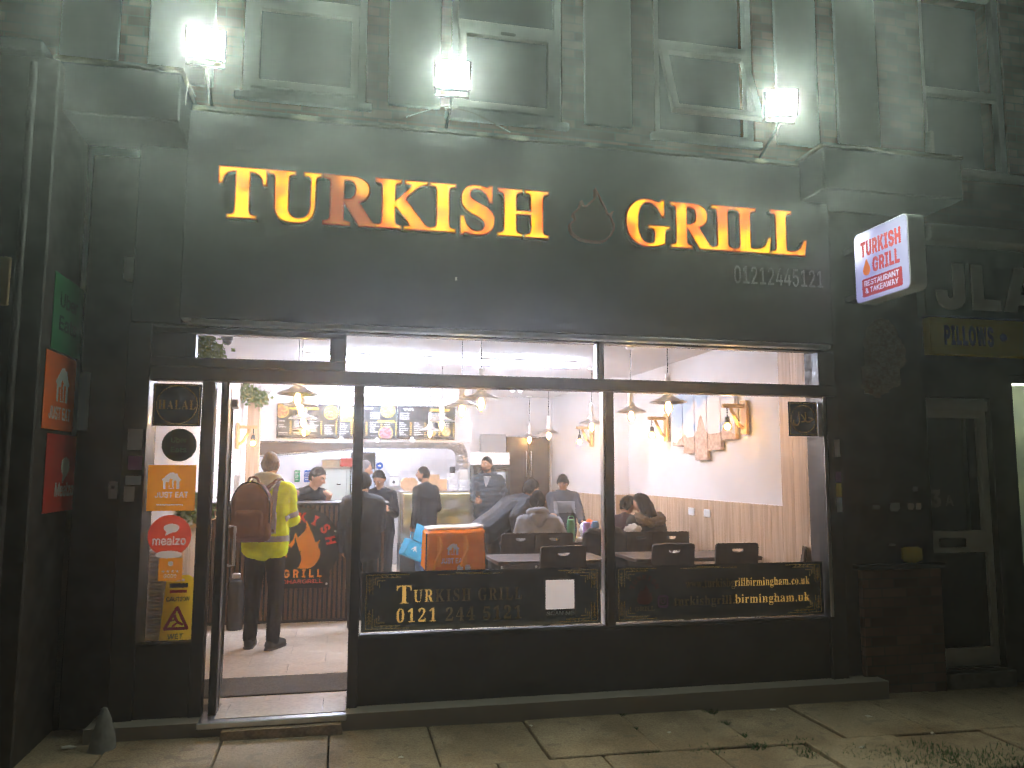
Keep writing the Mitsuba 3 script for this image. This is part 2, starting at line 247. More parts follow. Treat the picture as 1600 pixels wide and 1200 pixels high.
BLACK={'&': (185, '6,46 6,61 10,75 23,91 39,104 29,122 25,139 25,161 32,177 42,189 61,200 74,203 101,201 117,193 127,182 133,172 136,160 135,140 128,124 103,98 126,71 133,86 135,104 177,104 176,83 173,64 159,34 189,0 135,0 125,11 110,3 91,-2 65,-3 49,0 34,6 17,21 9,34;69,144 72,135 78,127 94,140 97,151 91,160 78,161 71,155;58,54 61,46 69,40 86,39 95,43 67,73 59,64'), '0': (176, '5,86 6,125 15,158 25,176 37,188 54,198 78,204 99,204 119,200 140,188 152,176 163,158 169,140 173,114 173,86 168,57 164,45 152,25 139,12 122,2 99,-3 78,-3 59,1 41,10 25,25 14,45 8,65;58,87 64,59 73,45 80,41 93,40 108,48 114,59 118,72 120,113 113,144 101,158 93,161 84,161 72,155 66,146 59,122'), '1': (176, '23,0 23,43 70,44 70,149 67,150 27,125 25,125 25,170 74,200 124,200 124,44 162,43 162,0'), '2': (176, '11,138 16,160 25,177 40,191 56,199 78,204 100,204 125,198 143,188 155,176 164,158 166,131 162,116 148,94 91,44 166,43 166,0 13,0 13,39 106,116 113,128 114,141 105,156 93,161 84,161 74,157 68,150 63,139 62,128 11,128'), '3': (176, '6,70 58,70 59,60 64,50 72,42 80,39 92,39 103,44 109,50 114,63 111,78 98,88 91,90 55,90 55,121 92,156 16,157 16,201 158,201 158,159 112,118 138,112 150,105 160,94 166,81 168,72 166,45 156,25 144,14 127,4 98,-3 68,-2 47,4 28,16 17,29 8,50'), '4': (176, '2,79 84,200 137,200 59,81 100,80 100,125 151,125 151,80 175,79 175,38 151,38 151,-1 100,-1 99,38 2,38'), '5': (176, '9,65 61,65 61,59 66,48 71,43 84,38 93,38 103,42 113,53 116,63 116,73 112,85 104,93 92,98 73,95 64,87 62,81 12,81 18,200 156,200 156,157 67,157 64,133 65,127 75,133 91,137 117,135 139,125 156,108 166,87 168,61 162,38 147,18 130,6 106,-2 76,-3 54,2 35,12 22,25 12,45'), 'A': (210, '0,2 67,200 141,201 210,1 147,0 136,33 71,33 61,0 1,0;84,78 124,77 105,146 103,145'), 'E': (174, '11,200 166,200 166,153 67,152 68,123 158,123 158,76 68,76 67,48 166,47 166,0 11,0'), 'G': (203, '5,88 7,127 18,158 29,175 41,185 71,200 91,204 113,204 145,196 163,186 177,173 191,147 193,131 137,131 134,141 125,151 111,156 98,156 84,152 78,148 72,142 65,129 61,110 61,91 65,72 72,59 78,53 98,45 118,46 130,51 137,58 141,70 140,72 105,72 105,112 195,112 194,66 191,53 183,36 164,15 139,2 114,-3 92,-3 71,1 45,13 29,26 18,43 10,62'), 'H': (200, '11,200 67,200 67,126 132,125 133,200 189,200 189,0 133,0 132,78 67,78 67,0 11,0'), 'I': (121, '7,0 7,44 32,45 32,155 7,156 7,200 114,200 114,156 88,155 88,45 114,44 114,0'), 'J': (161, '6,80 58,80 58,59 61,50 66,45 73,43 86,45 91,51 94,59 94,201 150,201 150,53 144,30 129,12 112,2 88,-3 58,-2 33,7 19,20 11,33 6,54'), 'K': (200, '11,200 67,200 68,118 131,200 196,200 127,114 200,0 136,0 91,75 67,46 67,0 11,0'), 'L': (158, '11,200 67,200 67,48 153,47 153,0 11,0'), 'N': (203, '11,200 68,200 135,90 136,200 192,200 192,0 134,0 67,110 66,0 11,0'), 'O': (204, '5,88 5,113 8,132 21,163 41,185 60,196 78,202 92,204 121,203 152,192 170,179 181,166 190,150 196,132 199,113 199,88 195,65 186,43 174,25 163,16 144,5 125,-1 113,-3 83,-2 60,5 41,16 25,31 14,51 8,69;61,91 68,65 82,50 96,45 108,45 124,51 135,63 142,83 142,118 135,138 124,150 113,155 96,156 82,151 72,142 65,129 61,110'), 'P': (177, '11,201 106,201 126,197 149,185 160,175 170,156 173,142 171,110 164,93 149,76 134,68 114,62 67,60 67,0 11,0;67,108 96,107 108,111 115,118 119,126 119,135 115,144 108,151 101,154 67,155'), 'R': (182, '11,200 114,199 140,190 160,174 169,158 172,147 172,114 161,90 143,74 178,0 121,0 90,63 67,62 67,0 11,0;67,107 96,106 109,111 115,116 119,127 119,134 114,145 101,154 67,155'), 'S': (188, '9,67 62,67 65,55 72,47 89,41 102,41 113,44 121,50 124,56 123,64 117,70 102,76 65,83 47,89 32,98 19,114 13,132 14,154 23,174 37,188 51,196 70,202 106,204 138,196 154,186 165,175 173,158 175,137 125,137 120,148 114,155 101,160 89,160 79,157 72,152 69,145 70,137 75,132 87,127 125,120 148,112 164,102 174,90 179,71 178,48 172,29 155,12 134,2 108,-3 81,-3 52,3 34,12 20,26 11,46'), 'T': (179, '5,153 5,200 175,200 175,153 118,152 118,0 62,0 62,152'), 'U': (193, '11,201 65,201 66,68 72,55 82,47 92,44 102,44 117,51 124,59 128,71 128,201 182,201 182,60 175,35 157,15 138,4 122,-1 85,-3 53,5 39,13 25,25 16,42 11,63'), 'W': (284, '0,200 61,200 87,75 115,200 170,200 196,78 198,77 200,78 224,200 284,200 232,0 171,0 142,112 115,0 53,0'), 'Y': (201, '0,199 64,200 102,128 137,200 201,200 128,68 128,0 75,0 74,69')}
ARABIC='210,140 228,160 275,113 308,73 312,91 312,111 308,201 336,201 342,50 345,37 349,31 361,27 372,26 409,29 443,38 481,58 473,65 444,76 406,78 394,75 389,101 406,105 445,103 465,96 505,75 516,72 529,72 531,47 507,43 452,14 408,1 359,-1 338,3 323,13 315,32 297,14 277,4 250,-1 215,1 212,2 212,6 216,29 253,28 264,30 282,37 293,47 260,91;8,-7 10,23 17,47 20,54 22,54 45,45 37,20 36,-3 41,-17 54,-29 75,-37 100,-38 119,-34 138,-22 150,3 154,37 148,201 176,201 181,28 175,-7 160,-37 144,-52 122,-62 106,-65 68,-64 50,-59 29,-47 16,-32'
# ---------------------------------------------------------------- materials of the street
def brickwork(p, n):
    """(mortar amount, brick random number) of stretcher-bond brickwork on any upright face."""
    u = dr.select(dr.abs(n.x) > 0.6, p.y, p.x)/0.225
    w = p.z/0.075
    row = dr.floor(w)
    u = u + 0.5*(row - 2*dr.floor(row/2))
    fu, fw = u-dr.floor(u), w-row
    mortar = 1 - smoothstep(0.0, 0.045, dr.minimum(fu, 1-fu))*smoothstep(0.0, 0.13, dr.minimum(fw, 1-fw))
    return mortar, cell_rand(dr.floor(u), row, 3)

def c_brick(p, n, uv):
    m, r = brickwork(p, n)
    c = mix((0.10, 0.045, 0.03), (0.20, 0.10, 0.065), r)*(0.7+0.6*fbm(p.x*9, p.y*9, p.z*9))
    return mix(c, (0.10, 0.075, 0.055), m)
def h_brick(p, n, uv):
    m, r = brickwork(p, n)
    return (1-m)*(0.8+0.2*r) + 0.12*fbm(p.x*60, p.y*60, p.z*60)
M('brick', c_brick, 0.85, spec=0.2, bump=h_brick, bscale=0.008)
M('painted_brick', lambda p, n, uv: mi.Color3f(0.028, 0.022, 0.02)*(0.6+0.9*fbm(p.x*7, p.y*7, p.z*7)), 0.55, bump=h_brick, bscale=0.006)
def c_bare(p, n, uv):
    k = smoothstep(0.25, 0.75, fbm(p.x*26, p.y*26, p.z*26))
    return mix((0.19, 0.10, 0.065), (0.27, 0.21, 0.16), k)*(0.7+0.6*noise(p.x*90, p.y*90, p.z*90))
M('bare_masonry', c_bare, 0.95, spec=0.1, bump=lambda p, n, uv: fbm(p.x*40, p.y*40, p.z*40), bscale=0.012)
M('render_white', lambda p, n, uv: mi.Color3f(0.62, 0.63, 0.62)*(0.72+0.5*fbm(p.x*3, p.y*3, p.z*1.2)), 0.8, spec=0.2,
  bump=lambda p, n, uv: fbm(p.x*30, p.y*30, p.z*30), bscale=0.004)
M('upvc', lambda p, n, uv: mi.Color3f(0.74, 0.75, 0.75)*(0.86+0.22*fbm(p.x*5, p.y*5, p.z*5)), 0.35)
M('upvc_grey', (0.42, 0.43, 0.43), 0.4)
M('black_paint', lambda p, n, uv: mi.Color3f(0.020, 0.021, 0.023)*(0.7+0.6*fbm(p.x*4, p.y*4, p.z*4)), lambda p, n, uv: 0.30+0.25*fbm(p.x*6, p.y*6, p.z*6))
M('fascia_black', lambda p, n, uv: mi.Color3f(0.028, 0.031, 0.034)*(0.75+0.5*fbm(p.x*2.5, p.y*2, p.z*2.5)), lambda p, n, uv: 0.32+0.2*fbm(p.x*3, p.y*3, p.z*3+5))
M('black_metal', (0.02, 0.02, 0.022), 0.35, spec=0.6)
M('chrome', (0.75, 0.74, 0.72), 0.18, metal=1.0)
M('steel', lambda p, n, uv: mi.Color3f(0.55, 0.55, 0.56)*(0.8+0.35*fbm(p.x*20, p.y*20, p.z*20)), 0.32, metal=1.0)
M('lead', (0.22, 0.22, 0.21), 0.6)
def c_ledge(p, n, uv):
    return mix((0.09, 0.085, 0.07), (0.30, 0.27, 0.19), smoothstep(0.5, 0.75, fbm(p.x*7, p.y*7, p.z*9)))
M('weathered_ledge', c_ledge, 0.9, spec=0.1)
def c_slab(p, n, uv):
    k = fbm(p.x*2.1, p.y*2.1, 3.0)
    s = fbm(p.x*130, p.y*130, 0.0)
    spot = smoothstep(0.80, 0.86, noise(p.x*17, p.y*17, 7.0))
    c = mix((0.20, 0.14, 0.085), (0.33, 0.25, 0.165), smoothstep(0.25, 0.75, k))*(0.66+0.68*s)
    return mix(c, (0.09, 0.085, 0.07), 0.3*spot)
M('paving', c_slab, lambda p, n, uv: 0.55+0.35*fbm(p.x*3, p.y*3, 2.0), spec=0.35,
  bump=lambda p, n, uv: 0.6*fbm(p.x*90, p.y*90, 0)+0.4*fbm(p.x*7, p.y*7, 1), bscale=0.006)
M('earth', lambda p, n, uv: mi.Color3f(0.05, 0.042, 0.033)*(0.5+fbm(p.x*30, p.y*30, p.z)), 0.95, spec=0.1)
M('asphalt', lambda p, n, uv: mi.Color3f(0.05, 0.05, 0.05)*(0.7+0.6*fbm(p.x*50, p.y*50, 0)), 0.85)
M('stone', lambda p, n, uv: mix((0.19, 0.13, 0.085), (0.48, 0.37, 0.26), fbm(p.x*12, p.y*12, p.z*12))*(0.6+0.8*fbm(p.x*60, p.y*60, p.z*60)), 0.9, spec=0.2,
  bump=lambda p, n, uv: fbm(p.x*35, p.y*35, p.z*35), bscale=0.012)
M('concrete', lambda p, n, uv: mi.Color3f(0.24, 0.24, 0.235)*(0.6+0.7*fbm(p.x*18, p.y*18, p.z*18)), 0.9, bump=lambda p, n, uv: fbm(p.x*60, p.y*60, p.z*60), bscale=0.006)
scene['pane_glass'] = {'type': 'thindielectric', 'int_ior': 1.5}
M('dark_room', (0.035, 0.04, 0.045), 0.9)
M('net_curtain', lambda p, n, uv: mi.Color3f(0.26, 0.30, 0.34)*(0.85+0.2*noise(p.x*6, 0, 1.0)), 0.9)
M('grass', lambda p, n, uv: mix((0.02, 0.045, 0.010), (0.06, 0.10, 0.025), noise(p.x*30, p.y*30, 0)), 0.8)
M('litter', (0.55, 0.5, 0.42), 0.8)
PAINTS = dict(white=(.75, .75, .75), off_white=(.62, .60, .56), red=(.55, .05, .03), orange=(.80, .27, .02), deep_orange=(.72, .14, .03), green=(.03, .22, .09), dark_green=(.008, .06, .035),
              yellow=(.75, .55, .03), gold=(.72, .47, .13), dull_gold=(.30, .20, .075), grey=(.36, .36, .37), silver=(.5, .5, .52), dark_grey=(.06, .06, .065), vinyl_black=(.012, .010, .010), blue=(.03, .10, .42),
              pale_blue=(.45, .55, .68), violet=(.30, .10, .33), dull_red=(.20, .035, .025), brown_red=(.10, .03, .022), board_yellow=(.72, .60, .07), sign_green=(.02, .05, .04), cream=(.66, .58, .46), tan=(.42, .27, .13))
for k, c in PAINTS.items(): M(k + '_print', c, 0.5)
for k, c in dict(orange=(.85, .36, .03), red=(.75, .10, .05), white=(.8, .77, .70), gold=(.75, .50, .12)).items():     # thin film that lets light through
    scene[k+'_film'] = {'type': 'principledthin', 'base_color': rgb(c), 'roughness': .5, 'diff_trans': 1.1, 'spec_trans': 0.0}

# ---------------------------------------------------------------- ground, pavement, road
def pav(x, y=0.0): return -0.108 - 0.008*(x-0.1) + 0.012*min(y, 0)     # top of the paving
g = trimesh.creation.box(bounds=[(-55, -55, -0.9), (55, 55, -0.46)])
struct('ground', g, 'earth')
struct('road', bx(-40, 40, -14, -3.72, -0.5, -0.33), 'asphalt')
pv = struct('pavement', bx(-9, 14, -3.55, 0.3, -0.455, -0.215), 'earth')
part(pv, 'kerb', bx(-9, 14, -3.70, -3.56, -0.455, -0.22, 0.015), 'concrete')
prng = random.Random(3)
cols = [-3.30, -2.65, -2.0, -1.34, -0.675, -0.012, 0.637, 1.30, 2.01, 2.665, 3.33, 4.0, 4.66, 5.32, 5.98, 6.64]
rows = [0.12, -0.93, -1.88, -2.7, -3.54]
for j in range(len(rows)-1):
    for i in range(len(cols)-1):
        x0, x1, y1, y0 = cols[i]+.006, cols[i+1]-.006, rows[j]-.006, rows[j+1]+.006
        if j % 2: x0, x1 = x0+.33, x1+.33
        if x0 > 3.3 and j == 1 and x0 < 4.0:      # broken slab that the grass grows through
            y0 += 0.35
        m = bx(x0, x1, y0, y1, -0.06, 0.0, 0.007)
        v = m.vertices.copy()
        dzv = prng.uniform(-.006, .006); tx, ty = prng.uniform(-.009, .009), prng.uniform(-.008, .008)
        for q in v:
            q[2] += pav(q[0], q[1]) + dzv + tx*(q[0]-x0) + ty*(q[1]-y0)
            q[0] += prng.uniform(-.003, .003)*(abs(q[2]) < 5)
        m.vertices = v
        part(pv, 'slab', m, 'paving')
def tufts(spots, seed, hmin, hmax):
    r = random.Random(seed); v, f = [], []
    for x, y, rad, n in spots:
        for _ in range(n):
            a, d = r.uniform(0, 6.28), rad*math.sqrt(r.random())
            px, py = x+d*math.cos(a)*1.5, y+d*math.sin(a)
            h, t, w = r.uniform(hmin, hmax), r.uniform(0, 6.28), r.uniform(.0025, .005)
            z = pav(px, py)-.01
            lean = r.uniform(.3, 1.0)*h
            dx, dy = math.cos(t), math.sin(t)
            b = len(v)
            v += [(px-dy*w, py+dx*w, z), (px+dy*w, py-dx*w, z), (px+dx*lean*.4-dy*w*.7, py+dy*lean*.4+dx*w*.7, z+h*.6), (px+dx*lean*.4+dy*w*.7, py+dy*lean*.4-dx*w*.7, z+h*.6), (px+dx*lean, py+dy*lean, z+h)]
            f += [(b, b+1, b+3), (b, b+3, b+2), (b+2, b+3, b+4)]
    return trimesh.Trimesh(v, f, process=False)
put(thing('grass_patch', 'patch of rough grass growing through the paving at the lower right', 'grass', kind='stuff'),
    tufts([(3.3, -1.2, .14, 260), (3.6, -1.25, .2, 480), (3.8, -1.5, .25, 700), (3.45, -1.5, .2, 350), (4.2, -1.4, .2, 150), (2.95, -1.12, .08, 50)], 5, .012, .042), 'grass')
put(thing('joint_weed', 'thin green weeds sprouting from the joints between the paving slabs', 'weed', kind='stuff'),
    tufts([(2.05, .04, .05, 60), (2.03, -.2, .02, 40), (2.0, -.5, .02, 40), (2.67, -.25, .045, 90), (2.66, -.5, .03, 60), (2.66, -.75, .03, 50), (2.66, -.95, .05, 80), (1.9, -.93, .06, 60), (2.3, -.95, .09, 60), (3.0, -.97, .12, 80)], 8, .008, .03), 'grass')
for x, y, s, lb in ((1.32, -.33, .012, 'tiny pale scrap of litter on the paving below the middle of the left window pane'), (3.16, -.28, .02, 'pale scrap of litter on the paving below the right window pane, close to the wall'), (3.3, -1.12, .02, 'pale scrap of litter at the left edge of the grass patch'),
                    (2.2, -.62, .012, 'tiny pale scrap of litter beside the weedy joint left of centre'), (3.75, -.55, .022, 'pale scrap of litter at the foot of the right pilaster'), (3.95, -.95, .014, 'pale scrap of litter just beyond the grass patch, towards the right pilaster'),
                    (.42, -.75, .012, 'tiny pale scrap of litter on the paving right of the doorstep'), (-1.55, -.25, .03, 'pale yellowish scrap of litter beside the grey guard stone')):
    m = trimesh.convex.convex_hull(np.random.default_rng(int(x*100+900)).normal(size=(9, 3))*[s, s*.6, s*.3] + [x, y, pav(x, y)+s*.35])
    solo('litter_scrap', m, 'litter', lb, 'litter', group='scraps of litter on the paving')

# ---------------------------------------------------------------- the building above and beside the shopfront
hb = thing('restaurant_building', 'dark brick upper storey with white rendered panels between white framed windows above the black fascia', 'building')
WY = 0.12
WINS = [(-.77, .13), (.79, 1.69), (2.49, 3.40)]
wall = sbox(-3.6, 4.12, 4.85, 7.6)
for a, b in WINS: wall = wall.difference(sbox(a, 4.38, b, 6.1))
part(hb, 'brick_wall', ext(wall, WY, WY+.25), 'brick')
for a, b in ((-2.0, -1.62), (-1.42, -.97), (.30, .70), (1.875, 2.28), (3.60, 4.0), (4.19, 4.60)):
    part(hb, 'white_panel', bx(a, b, WY-.03, WY+.02, 4.39, 7.5, .008), 'render_white')
for i, (a, b) in enumerate(WINS):
    w = part(hb, 'window', ext(sbox(a, 4.38, b, 6.1).difference(sbox(a+.055, 4.435, b-.055, 6.045)), WY+.03, WY+.10), 'upvc')
    z_t = 5.16 if i == 2 else 5.12
    part(w, 'transom', bx(a+.055, b-.055, WY+.028, WY+.095, z_t, z_t+.07, .006), 'upvc')
    part(w, 'sill', bx(a-.05, b+.05, WY-.04, WY+.1, 4.32, 4.378, .01), 'upvc')
    sash = ext(sbox(a+.058, 4.44, b-.058, z_t-.003).difference(sbox(a+.115, 4.497, b-.115, z_t-.06)), WY-.0, WY+.05)
    pane = ext(sbox(a+.11, 4.492, b-.11, z_t-.055), WY+.03, WY+.034)
    if i == 2:       # the right one hangs open, hinged at its top
        R = trimesh.transformations.rotation_matrix(math.radians(-20), [1, 0, 0], [a, WY+.02, z_t])
        sash.apply_transform(R); pane.apply_transform(R)
    part(w, 'sash', sash, 'upvc', label='top hung sash standing open' if i == 2 else None)
    part(w, 'pane', pane, 'pane_glass')
    part(w, 'pane', ext(sbox(a+.055, z_t+.071, b-.055, 6.045), WY+.06, WY+.064), 'pane_glass')
    part(w, 'curtain', ext(sbox(a-.05, 4.3, b+.05, 6.2), WY+.26, WY+.28), 'net_curtain')
    part(w, 'handle', bx((a+b)/2-.06, (a+b)/2+.06, WY-.02, WY, z_t-.05, z_t-.03, .004), 'upvc_grey') if i == 1 else None
# the fascia board and the capital blocks at both ends
fs = thing('shop_fascia', 'wide black fascia board carrying the lit orange sign letters', 'shop sign')
part(fs, 'board', bx(-1.08, 3.90, -.12, .10, 2.625, 4.10, .006), 'fascia_black')
part(fs, 'top_flashing', bx(-1.06, 3.64, -.135, .115, 4.103, 4.135, .004), 'weathered_ledge')
part(fs, 'bottom_bead', bx(-1.0, 3.86, -.14, -.06, 2.585, 2.622, .006), 'steel')
for a, b, zt, s in ((-1.83, -1.075, 4.22, 1), (3.65, 4.92, 4.16, -1)):
    k = part(hb, 'capital_block', bx(a, b, -.45, .11, zt-.36, zt-.02, .012), 'black_paint')
    part(k, 'coping', bx(a-.012, b+.012, -.465, .112, zt-.018, zt+.012, .006), 'weathered_ledge')
part(hb, 'pilaster', bx(-1.772, -1.405, .215, .50, -.6, 3.85, .01), 'painted_brick')
part(hb, 'pilaster_face', bx(-1.404, -1.085, -.03, .09, 2.60, 3.85, .006), 'black_paint')
part(hb, 'pilaster', bx(3.955, 4.80, -.01, .40, -.6, 3.79, .01), 'painted_brick')
part(hb, 'pilaster_base', bx(4.10, 4.84, -.07, -.012, -.5, .82, .01), 'brick')
part(hb, 'pilaster_cap', bx(4.06, 4.86, -.10, -.008, .823, .862, .008), 'black_paint')
def blotch(cx, cz, rx, rz, seed, n=140):
    a = np.linspace(0, 2*np.pi, n, endpoint=False)
    q = np.stack([np.cos(a), np.sin(a), a*0+seed], 1)
    r = 0.55 + 0.95*meshkit.fbm(q*1.9, 6, seed)
    return Polygon(np.stack([cx+rx*r*np.cos(a), cz+rz*r*np.sin(a)], 1)).buffer(0)
part(hb, 'bare_patch', ext(union_all([blotch(4.44, 2.57, .2, .28, 4), blotch(4.36, 2.36, .14, .14, 9)]), -.018, -.0115), 'bare_masonry', label='bare patch where the black paint has come off the masonry')
# old flyers and stickers on the right pilaster
for x0, x1, z0, z1, mt, lb in ((4.43, 4.53, 1.28, 1.35, 'grey_print', 'torn greyish sticker, second from left of the row on the right pilaster'), (4.60, 4.66, 1.29, 1.345, 'off_white_print', 'small white sticker on the right pilaster, left of a pair'),
                              (4.675, 4.73, 1.29, 1.345, 'off_white_print', 'small white sticker on the right pilaster, right of a pair'), (4.655, 4.70, 1.44, 1.48, 'silver_print', 'tiny pale sticker above the pair on the right pilaster'),
                              (4.27, 4.34, 1.295, 1.33, 'grey_print', 'narrow worn sticker, leftmost of the row on the right pilaster'), (4.24, 4.30, 2.24, 2.28, 'grey_print', 'faded sticker below the bare patch of the pilaster'),
                              (4.40, 4.47, 1.0, 1.02, 'grey_print', 'torn paper strip low on the right pilaster'), (4.52, 4.70, .865, .99, 'board_yellow_print', 'yellowish crumpled paper on the ledge of the right pilaster')):
    solo('torn_sticker', ext(blotch((x0+x1)/2, (z0+z1)/2, (x1-x0)/2*1.1, (z1-z0)/2*1.1, int(x0*50)).intersection(sbox(x0, z0, x1, z1)), -.0125 if z0 > .87 else -.03, -.0105), mt, lb, 'sticker')
for z0, z1, mt, lb in ((1.72, 1.86, 'silver_print', 'pale card stuck on the frame right of the window, topmost'), (1.52, 1.60, 'violet_print', 'dark violet sticker on the frame right of the window'), (1.40, 1.51, 'board_yellow_print', 'yellow sticker on the frame right of the window'), (1.28, 1.395, 'pale_blue_print', 'pale blue sticker on the frame right of the window, lowest')):
    solo('frame_sticker', bx(3.90, 3.948, -.0745, -.072, z0, z1), mt, lb, 'sticker')
# left: door entry panel, stickers on the left pilaster
e = thing('entry_panel', 'small white bell push on the dark pier left of the side window', 'bell push')
part(e, 'plate', bx(-1.54, -1.485, .198, .2145, 1.40, 1.52, .004), 'white_print'); part(e, 'button', bx(-1.525, -1.50, .192, .1975, 1.47, 1.49, .002), 'dark_grey_print')
for x0, x1, z0, z1, mt, lb in ((-1.37, -1.28, 1.73, 1.87, 'grey_print', 'faded grey flyer on the frame left of the side window, topmost'), (-1.36, -1.275, 1.60, 1.69, 'violet_print', 'dark flyer below the faded grey one beside the side window'),
                               (-1.37, -1.275, 1.50, 1.56, 'pale_blue_print', 'pale blue sticker beside the side window'), (-1.375, -1.31, 1.39, 1.49, 'silver_print', 'small pale card beside the side window, lowest of the stickers')):
    solo('frame_sticker', bx(x0, x1, -.0745, -.0722, z0, z1), mt, lb, 'sticker')
cone = lathe([(0.0, .28), (.018, .272), (.042, .21), (.068, .10), (.08, 0.0), (0, 0)], 16, (-1.36, -.30, pav(-1.5)-.03))
v = cone.vertices; v += (meshkit.fbm(v*9, 3)[:, None]-.5)*[.03, .03, .01]; cone.vertices = v
solo('guard_stone', cone, 'concrete', 'grey conical guard stone at the foot of the left pier', 'guard stone', smooth=60)

# ---------------------------------------------------------------- lit letters of the main sign
def c_led(p, n, uv):
    k = 0.55*noise(p.x*9.0, p.z*7.0, 3.0) + 0.45*noise(p.x*19+4, p.z*15, 8.0)
    hot = smoothstep(0.28, 0.62, k)
    top = smoothstep(3.50, 3.70, p.z)*0.35
    return mix((1.6, 0.20, 0.0), (2.3, 1.0, 0.0), dr.clip(hot-top*(1-hot), 0, 1))
def c_led_dim(p, n, uv):
    k = noise(p.x*7.0+3, p.z*7.0, 5.0) + dr.clip((p.z-3.58)*3, -.1, .35) + dr.clip((3.40-p.z)*5, 0, .3)
    return mix((0.42, 0.085, 0.02), (1.7, 0.6, 0.03), smoothstep(0.62, 1.0, k))
M('letter_face', (0.5, 0.2, 0.05), 0.4)
M('letter_rim', (0.55, 0.06, 0.02), 0.4)
Z0, HL = 3.328, .352
for word, xa, xb in (('TURKISH', -.85, 1.485), ('GRILL', 2.11, 3.635)):
    ls, w = lettering(SERIF, word, HL)
    minx, maxx = min(p.bounds[0] for _, p in ls), max(p.bounds[2] for _, p in ls)
    s = (xb-xa)/(maxx-minx)
    for i, (c, p) in enumerate(ls):
        p = affinity.affine_transform(p, [s, 0, 0, 1, xa-minx*s, Z0]).buffer(.006, join_style=2)
        L = part(fs, 'letter', ext(p, -.185, -.135), 'chrome', label=('dim letter R, mostly unlit' if (word, c) == ('TURKISH', 'R') else None))
        part(L, 'rim', ext(p.buffer(.004).difference(p.buffer(-.006)), -.193, -.1855), 'letter_rim')
        part(L, 'backing', ext(p.buffer(-.0068), -.195, -.186), 'letter_face')
        fm = flat(p.buffer(-.0065), -.1965)
        part(L, 'face', fm, 'letter_face', uv=flat_uv(fm), emitter=glow(c_led_dim if (word, c) == ('TURKISH', 'R') else c_led, .35))
        for q in range(2):
            cx = p.centroid.x + (-.05, .05)[q]
            part(L, 'spacer', bx(cx-.008, cx+.008, -.1345, -.1205, Z0+.1, Z0+.12), 'black_metal')
fl = flame(1.845, 3.33, .43)
k = part(fs, 'flame_emblem', ext(fl.difference(fl.buffer(-.012)), -.165, -.1205), 'dull_red_print', label='unlit dark flame emblem between the two words')
part(k, 'face', ext(fl.buffer(-.013), -.15, -.1207), 'brown_red_print')
ph = say('01212445121', .14, .79, bold=False, d=.004)
part(fs, 'phone_number', at(ph, 3.035, -.1205, 3.09), 'silver_print')
part(fs, 'screw_mark', bx(.80, .815, -.124, -.1195, 2.985, 3.01), 'off_white_print')

# ---------------------------------------------------------------- floodlights on the fascia
def flood(x, z, yaw, tilt, label):
    f = thing('floodlight', label, 'floodlight', 'floodlights above the fascia')
    R = trimesh.transformations.rotation_matrix(math.radians(yaw), [0, 0, 1]) @ trimesh.transformations.rotation_matrix(math.radians(tilt), [1, 0, 0])
    R[:3, 3] = (x, -.45, z)
    def mv(m): m = m.copy(); m.apply_transform(R); return m
    part(f, 'housing', mv(cat([bx(-.13, .13, 0.005, .05, -.10, .10, .012)] + [bx(-.11+.022*i, -.104+.022*i, .05, .075, -.09, .09) for i in range(11)])), 'black_metal')
    part(f, 'lamp', mv(bx(-.112, .112, -.004, .004, -.092, .092)), 'white_print', emitter=glow((840, 1010, 850), 12.0))
    part(f, 'bezel', mv(ext(sbox(-.13, -.10, .13, .10).difference(sbox(-.113, -.093, .113, .093)), -.012, .0045)), 'black_metal')
    part(f, 'bracket', cat([tube([(x-.12, -.43, z), (x-.12, -.43, z-.15), (x+.12, -.43, z-.15), (x+.12, -.43, z)], .008, 6), tube([(x, -.43, z-.15), (x, -.30, z-.22), (x, -.09, 4.14)], .011, 6)]), 'black_metal')
    return f
F1 = flood(-.935, 4.42, 6, 10, 'glaring square floodlight above the left end of the fascia')
F2 = flood(.72, 4.39, -3, 10, 'glaring square floodlight above the middle of the fascia')
F3 = flood(3.30, 4.46, -14, 14, 'glaring floodlight twisted on its bracket above the right end of the fascia')
c = curve((.40, -.42, 4.06), (.62, -.43, 4.15), (.70, -.44, 4.17), (.735, -.43, 4.14), (.70, -.43, 4.125), (.68, -.42, 4.16), (.85, -.42, 4.145), (1.0, -.40, 4.10), (1.16, -.36, 4.05), n=8)
solo('loose_cable', cat([tube(c, .0035, 5), tube(curve((.57, -.42, 4.18), (.63, -.43, 4.165), (.69, -.43, 4.15)), .003, 5)]), 'off_white_print', 'thin pale cable looped and knotted below the middle floodlight', 'cable')
solo('loose_cable', tube(curve((-1.03, -.2, 4.16), (-1.055, -.3, 4.2), (-1.06, -.34, 4.12), (-1.06, -.36, 4.02)), .004, 5), 'off_white_print', 'thin wire hanging at the left end of the fascia', 'cable')

# ---------------------------------------------------------------- projecting light box sign
nb = thing('light_box_sign', 'white square light box sign projecting from the wall at the right', 'shop sign')
def onbox(m): return faceto(m, -90, (4.085, -.19, 0))     # local x runs outwards along the street side
prof = rrect(0, .63, 2.945, 3.52, .05)
part(nb, 'case', onbox(ext(prof, -.008, .13)), 'upvc')
def c_box(p, n, uv):
    d = dr.sqrt(dr.square(p.y+.22)+dr.square(p.z-3.45))
    return mi.Color3f(0.30, 0.29, 0.58) + mi.Color3f(1.9, 2.0, 2.3)*dr.exp(-d*d/0.022)
fm = onbox(flat(prof.buffer(-.008), -.0125))
part(nb, 'face', fm, 'grey_print', uv=flat_uv(fm, 1), emitter=glow(c_box, .6))
M('sign_red', (.42, .05, .035), .5)
W1, w1 = words(BLACK, 'TURKISH', .125, .004, .62); W2, w2 = words(BLACK, 'GRILL', .115, .004, .62)
